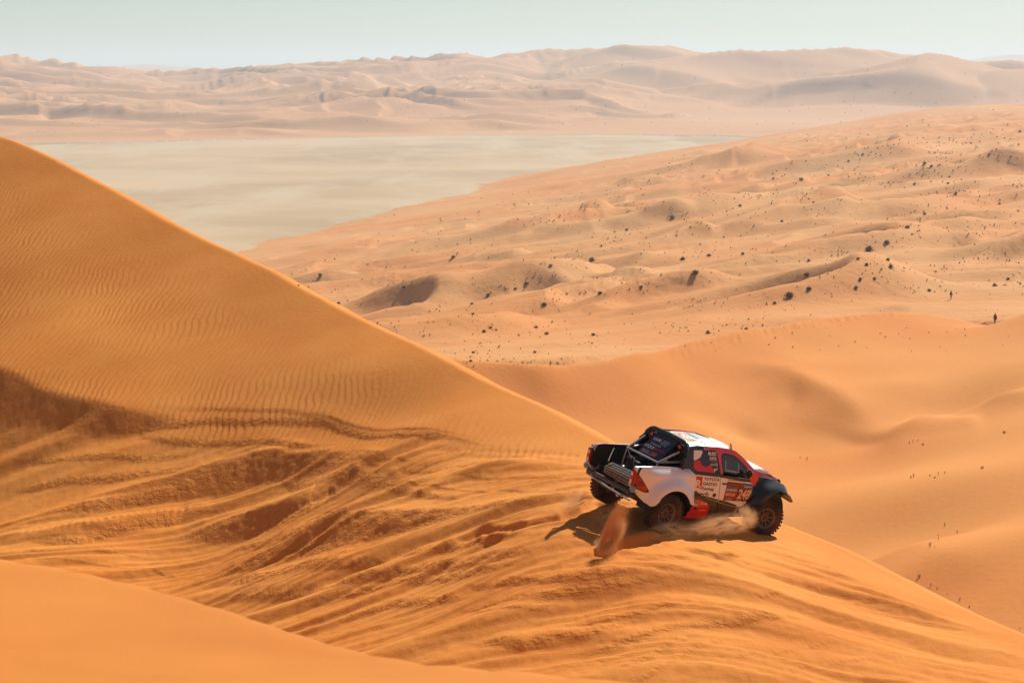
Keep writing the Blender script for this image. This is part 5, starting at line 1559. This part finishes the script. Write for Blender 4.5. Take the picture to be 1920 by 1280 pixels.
for k in range(2200):
    u, v, s, zone = rng.choice(SPOTS[:-32])
    u += rng.gauss(0, 26); v += rng.gauss(0, 7) - (u - 960) * 0.0
    if rng.random() < 0.25: u = rng.uniform(700, 1920); v = rng.uniform(290, 660)
    P = hit(u, v, 250)
    if P is None or P.z < -97: continue
    d = P.length
    if d > 2300: continue
    speck(P, rng.choice((1.2, 1.5, 1.8, 2.2, 3.2)) / FPX * d, rng)
me = bpy.data.meshes.new('scrub'); me.from_pydata(V_, [], F_)
tag(link('scrub', me, [leaf]), kind='stuff')
V_, F_ = [], []
for k in range(260):                                       # dark specks on the far dunes and dust-pale stones by the flat
    u = rng.uniform(0, 1920); v = rng.uniform(110, 250) if rng.random() < 0.9 else rng.uniform(180, 245)
    P = hit(u, v, 2600)
    if P is None or P.z < -97: continue
    speck(P, rng.uniform(1.2, 2.4) / FPX * P.length, rng)
me = bpy.data.meshes.new('distant_scrub'); me.from_pydata(V_, [], F_)
tag(link('distant_scrub', me, [leaf]), kind='stuff')

# ------------------------------------------------------------------ two people on foot
cloth = material('dark_clothes', (0.010, 0.011, 0.016), 0.8)
skin = material('skin', (0.30, 0.17, 0.11), 0.6)
hair_m = material('hair', (0.012, 0.010, 0.009), 0.6)
bag_m = material('bag', (0.03, 0.03, 0.035), 0.7)


def skinned(name, joints, bones, radii, mat, parent, levels=2):
    me = bpy.data.meshes.new(name); me.from_pydata(joints, bones, [])
    o = bpy.data.objects.new('tmp', me); col.objects.link(o)
    md = o.modifiers.new('s', 'SKIN'); md.use_smooth_shade = True
    for i, r_ in enumerate(radii):
        me.skin_vertices[0].data[i].radius = (r_, r_) if not isinstance(r_, tuple) else r_
        me.skin_vertices[0].data[i].use_root = (i == 0)
    sd = o.modifiers.new('d', 'SUBSURF'); sd.levels = levels
    dg = bpy.context.evaluated_depsgraph_get()
    m2 = bpy.data.meshes.new_from_object(o.evaluated_get(dg)); m2.name = name
    bpy.data.objects.remove(o)
    return link(name, m2, [mat], parent)


def person(P, facing, label, stride=0.16, robe=False, bag=False):
    root = bpy.data.objects.new('person', None); col.objects.link(root)
    root.location = P; root.rotation_euler = (0, 0, facing)
    tag(root, label, 'person', 'people walking on the dunes')
    J = [(0, 0, 0.95), (0, 0, 1.15), (0, 0, 1.38), (0, 0.01, 1.50), (0, 0.02, 1.60), (0, 0.02, 1.72)]
    Bn = [(0, 1), (1, 2), (2, 3), (3, 4), (4, 5)]; R_ = [(0.16, 0.12), (0.15, 0.11), (0.17, 0.11), 0.055, 0.085, 0.07]
    for s in (-1, 1):
        i = len(J); J += [(s * 0.10, 0, 0.88), (s * 0.11, s * stride * .5 + .03, 0.48), (s * 0.11, s * stride, 0.08), (s * 0.12, s * stride + 0.14, 0.03)]
        Bn += [(0, i), (i, i + 1), (i + 1, i + 2), (i + 2, i + 3)]; R_ += [0.10, 0.065, 0.045, 0.04]
        i = len(J); J += [(s * 0.19, 0, 1.40), (s * 0.25, -s * 0.04, 1.12), (s * 0.24, -s * 0.12 + .05, 0.87)]
        Bn += [(2, i), (i, i + 1), (i + 1, i + 2)]; R_ += [0.065, 0.048, 0.036]
    skinned('body', J, Bn, R_, cloth, root)
    hd = bmesh.new(); bmesh.ops.create_uvsphere(hd, u_segments=14, v_segments=10, radius=0.105)
    for v in hd.verts: v.co = Vector((v.co.x * 0.85, v.co.y, v.co.z * 1.18)) + Vector((0, 0.03, 1.64))
    finish(hd, 'head', skin, root)
    hr = bmesh.new(); bmesh.ops.create_uvsphere(hr, u_segments=14, v_segments=10, radius=0.115)
    for v in hr.verts: v.co = Vector((v.co.x * 0.88, v.co.y, v.co.z * 1.1)) + Vector((0, 0.0, 1.675))
    finish(hr, 'hair', hair_m, root)
    for s in (-1, 1):
        hn_ = bmesh.new(); tube(hn_, [(s * 0.24, -s * 0.12 + .05, 0.87), (s * 0.24, -s * 0.12 + .06, 0.79), (s * .235, -s * .12 + .075, 0.72)], [0.03, 0.036, 0.018], 8)
        finish(hn_, 'hand', skin, root)
        ft = bmesh.new(); box(ft, (s * 0.115, s * stride + 0.06, 0.035), (0.09, 0.26, 0.07), None, 0.025); finish(ft, 'shoe', hair_m, root)
    if robe:
        bm = bmesh.new(); rings = []
        for z, r_ in ((0.62, 0.25), (0.85, 0.22), (1.10, 0.19), (1.35, 0.20), (1.46, 0.10)):
            rings.append([bm.verts.new((r_ * math.cos(k * math.pi / 8), r_ * 0.72 * math.sin(k * math.pi / 8), z)) for k in range(16)])
        for A, B in zip(rings[:-1], rings[1:]):
            for k in range(16): bm.faces.new([A[k], A[(k + 1) % 16], B[(k + 1) % 16], B[k]])
        finish(bm, 'coat', cloth, root)
    if bag:
        bm = bmesh.new(); box(bm, (0.30, 0.02, 0.80), (0.14, 0.24, 0.26), None, 0.04); finish(bm, 'shoulder_bag', bag_m, root)
    return root


P = hit(1783, 561, 300); P.z = ground_z(P.x, P.y) - 0.02
person(P, rad(200), 'person in dark clothes standing alone on the pale sand, farther of the two')
P = hit(1865.5, 606, 300); P.z = ground_z(P.x, P.y) - 0.02
person(P, rad(20), 'person in a loose dark coat walking on the orange dune crest at the right', 0.12, True, True)
# ------------------------------------------------------------------ sand and dust thrown up by the wheels
def dust(name, center, radii, rot, density, seed, color=(0.84, 0.50, 0.25), nscale=3.0, lo=0.45, stretch=(1, 1, 1), label_kind='stuff'):
    bm = bmesh.new(); bmesh.ops.create_icosphere(bm, subdivisions=3, radius=1.0)
    me = bpy.data.meshes.new(name); bm.to_mesh(me); bm.free()
    m = bpy.data.materials.new(name); m.use_nodes = True
    nt = m.node_tree; N = nt.nodes; L = nt.links; N.remove(N['Principled BSDF'])
    pv = N.new('ShaderNodeVolumePrincipled'); pv.inputs['Color'].default_value = (*color, 1); pv.inputs['Anisotropy'].default_value = 0.35
    tc = N.new('ShaderNodeTexCoord')
    ln = N.new('ShaderNodeVectorMath'); ln.operation = 'LENGTH'; L.new(tc.outputs['Object'], ln.inputs[0])
    fo = N.new('ShaderNodeMapRange'); fo.interpolation_type = 'SMOOTHSTEP'; fo.inputs[1].default_value = 1.0; fo.inputs[2].default_value = 0.15; L.new(ln.outputs['Value'], fo.inputs[0])
    mp = N.new('ShaderNodeMapping'); mp.inputs['Location'].default_value = (seed * 7.1, seed * 3.3, 0); mp.inputs['Scale'].default_value = stretch; L.new(tc.outputs['Object'], mp.inputs[0])
    nz = N.new('ShaderNodeTexNoise'); nz.inputs['Scale'].default_value = nscale; nz.inputs['Detail'].default_value = 4; nz.inputs['Distortion'].default_value = 0.8; L.new(mp.outputs[0], nz.inputs['Vector'])
    mr = N.new('ShaderNodeMapRange'); mr.inputs[1].default_value = lo; mr.inputs[2].default_value = lo + 0.22; L.new(nz.outputs[0], mr.inputs[0])
    mu = N.new('ShaderNodeMath'); mu.operation = 'MULTIPLY'; L.new(fo.outputs[0], mu.inputs[0]); L.new(mr.outputs[0], mu.inputs[1])
    mu2 = N.new('ShaderNodeMath'); mu2.operation = 'MULTIPLY'; L.new(mu.outputs[0], mu2.inputs[0]); mu2.inputs[1].default_value = density
    L.new(mu2.outputs[0], pv.inputs['Density']); L.new(pv.outputs[0], N['Material Output'].inputs['Volume'])
    o = link(name, me, [m])
    o.matrix_world = Matrix.Translation(center) @ rot.to_4x4() @ Matrix.Diagonal((*radii, 1))
    tag(o, kind='stuff')
    return o


sand_dry = material('flying_sand', (0.80, 0.42, 0.16), 0.9, 0, 0.1)


def T(x, y, z): return truck.matrix_world @ Vector((x, y, z))
TR3 = truck.matrix_world.to_3x3()
def at(u, v, Y): return Vector(unproject(u, v, Y))
ID3 = Matrix.Identity(3)
# rolling cloud along the right side from the rear wheel to the front wheel
dust('dust_cloud', at(1352, 984, 42.9), (0.90, 0.45, 0.30), Matrix.Rotation(rad(-8), 3, 'Y'), 6.5, 1, nscale=2.2, lo=0.43, stretch=(1.2, 1, 1.4))
dust('dust_cloud', at(1398, 970, 43.4), (0.35, 0.35, 0.36), ID3, 6.0, 7, nscale=2.0, lo=0.40)
dust('dust_cloud', at(1265, 996, 42.3), (0.75, 0.4, 0.30), ID3, 1.6, 2, nscale=2.6, lo=0.46)
# wisps thrown behind the left rear wheel and in the truck's shadow
dust('dust_cloud', at(1076, 942, 44.7), (0.62, 0.30, 0.24), Matrix.Rotation(rad(-26), 3, 'Y'), 10.0, 3, nscale=2.4, lo=0.44, stretch=(1, 1, 2.0))
dust('dust_cloud', at(1145, 978, 43.3), (0.65, 0.5, 0.42), Matrix.Rotation(rad(30), 3, 'Y'), 4.5, 4, nscale=2.6, lo=0.47, stretch=(2.2, 1, 1))


# jet of sand behind the right rear wheel: thousands of flying clods and grains round a dense core
def sand_jet(name, origin, out, up, n, seed, size, spread=1.0):
    rng = random.Random(seed); V_, F_ = [], []
    for k in range(n):
        t = rng.random() ** 0.8
        lat = rng.gauss(0, 0.055 + 0.14 * t) * spread
        sp_ = rng.uniform(0.55, 1.0)
        p = origin + out * (t * sp_ * 1.0) + Vector((0, 0, 1)) * (up * (t * 1.9 * sp_ - 1.15 * t * t)) + out.cross(Vector((0, 0, 1))).normalized() * lat + Vector([rng.gauss(0, .03) for _ in range(3)])
        s = size * rng.uniform(0.3, 1.0) ** 2 * 1.4
        q = [p + Vector([rng.uniform(-s, s) for _ in range(3)]) for _ in range(4)]
        i = len(V_); V_ += [tuple(a) for a in q]; F_ += [(i, i + 1, i + 2), (i, i + 2, i + 3), (i, i + 3, i + 1), (i + 1, i + 3, i + 2)]
    me = bpy.data.meshes.new(name); me.from_pydata(V_, [], F_)
    tag(link(name, me, [sand_dry]), kind='stuff')


o1 = at(1126, 1034, 41.6)
out1 = (at(1172, 985, 42.9) - at(1134, 1010, 42.6)).normalized()
sand_jet('sand_spray', o1, Vector((0.62, 0.35, 0.0)), 1.30, 26000, 1, 0.008, 0.62)
dust('sand_plume', at(1150, 1000, 41.8), (0.24, 0.24, 0.50), Matrix.Rotation(rad(34), 3, 'Y'), 17.0, 5, color=(0.92, 0.54, 0.24), nscale=1.5, lo=0.34)
dust('sand_plume', at(1134, 1024, 41.7), (0.32, 0.25, 0.22), Matrix.Rotation(rad(20), 3, 'Y'), 12.0, 6, color=(0.92, 0.58, 0.30), nscale=1.8, lo=0.36)
o2 = T(-0.45, 0.95, 0.0)
out2 = (T(-1.6, 1.0, 0) - T(0, 0.98, 0)).normalized()
sand_jet('sand_spray', o2, out2 * 1.25, 0.42, 2600, 2, 0.006, 0.7)
o3 = T(2.75, -1.20, -0.05)
sand_jet('sand_spray', o3, (T(1.4, -1.45, 0) - T(3.1, -1.1, 0)).normalized() * 1.1, 0.28, 4000, 3, 0.006, 1.0)
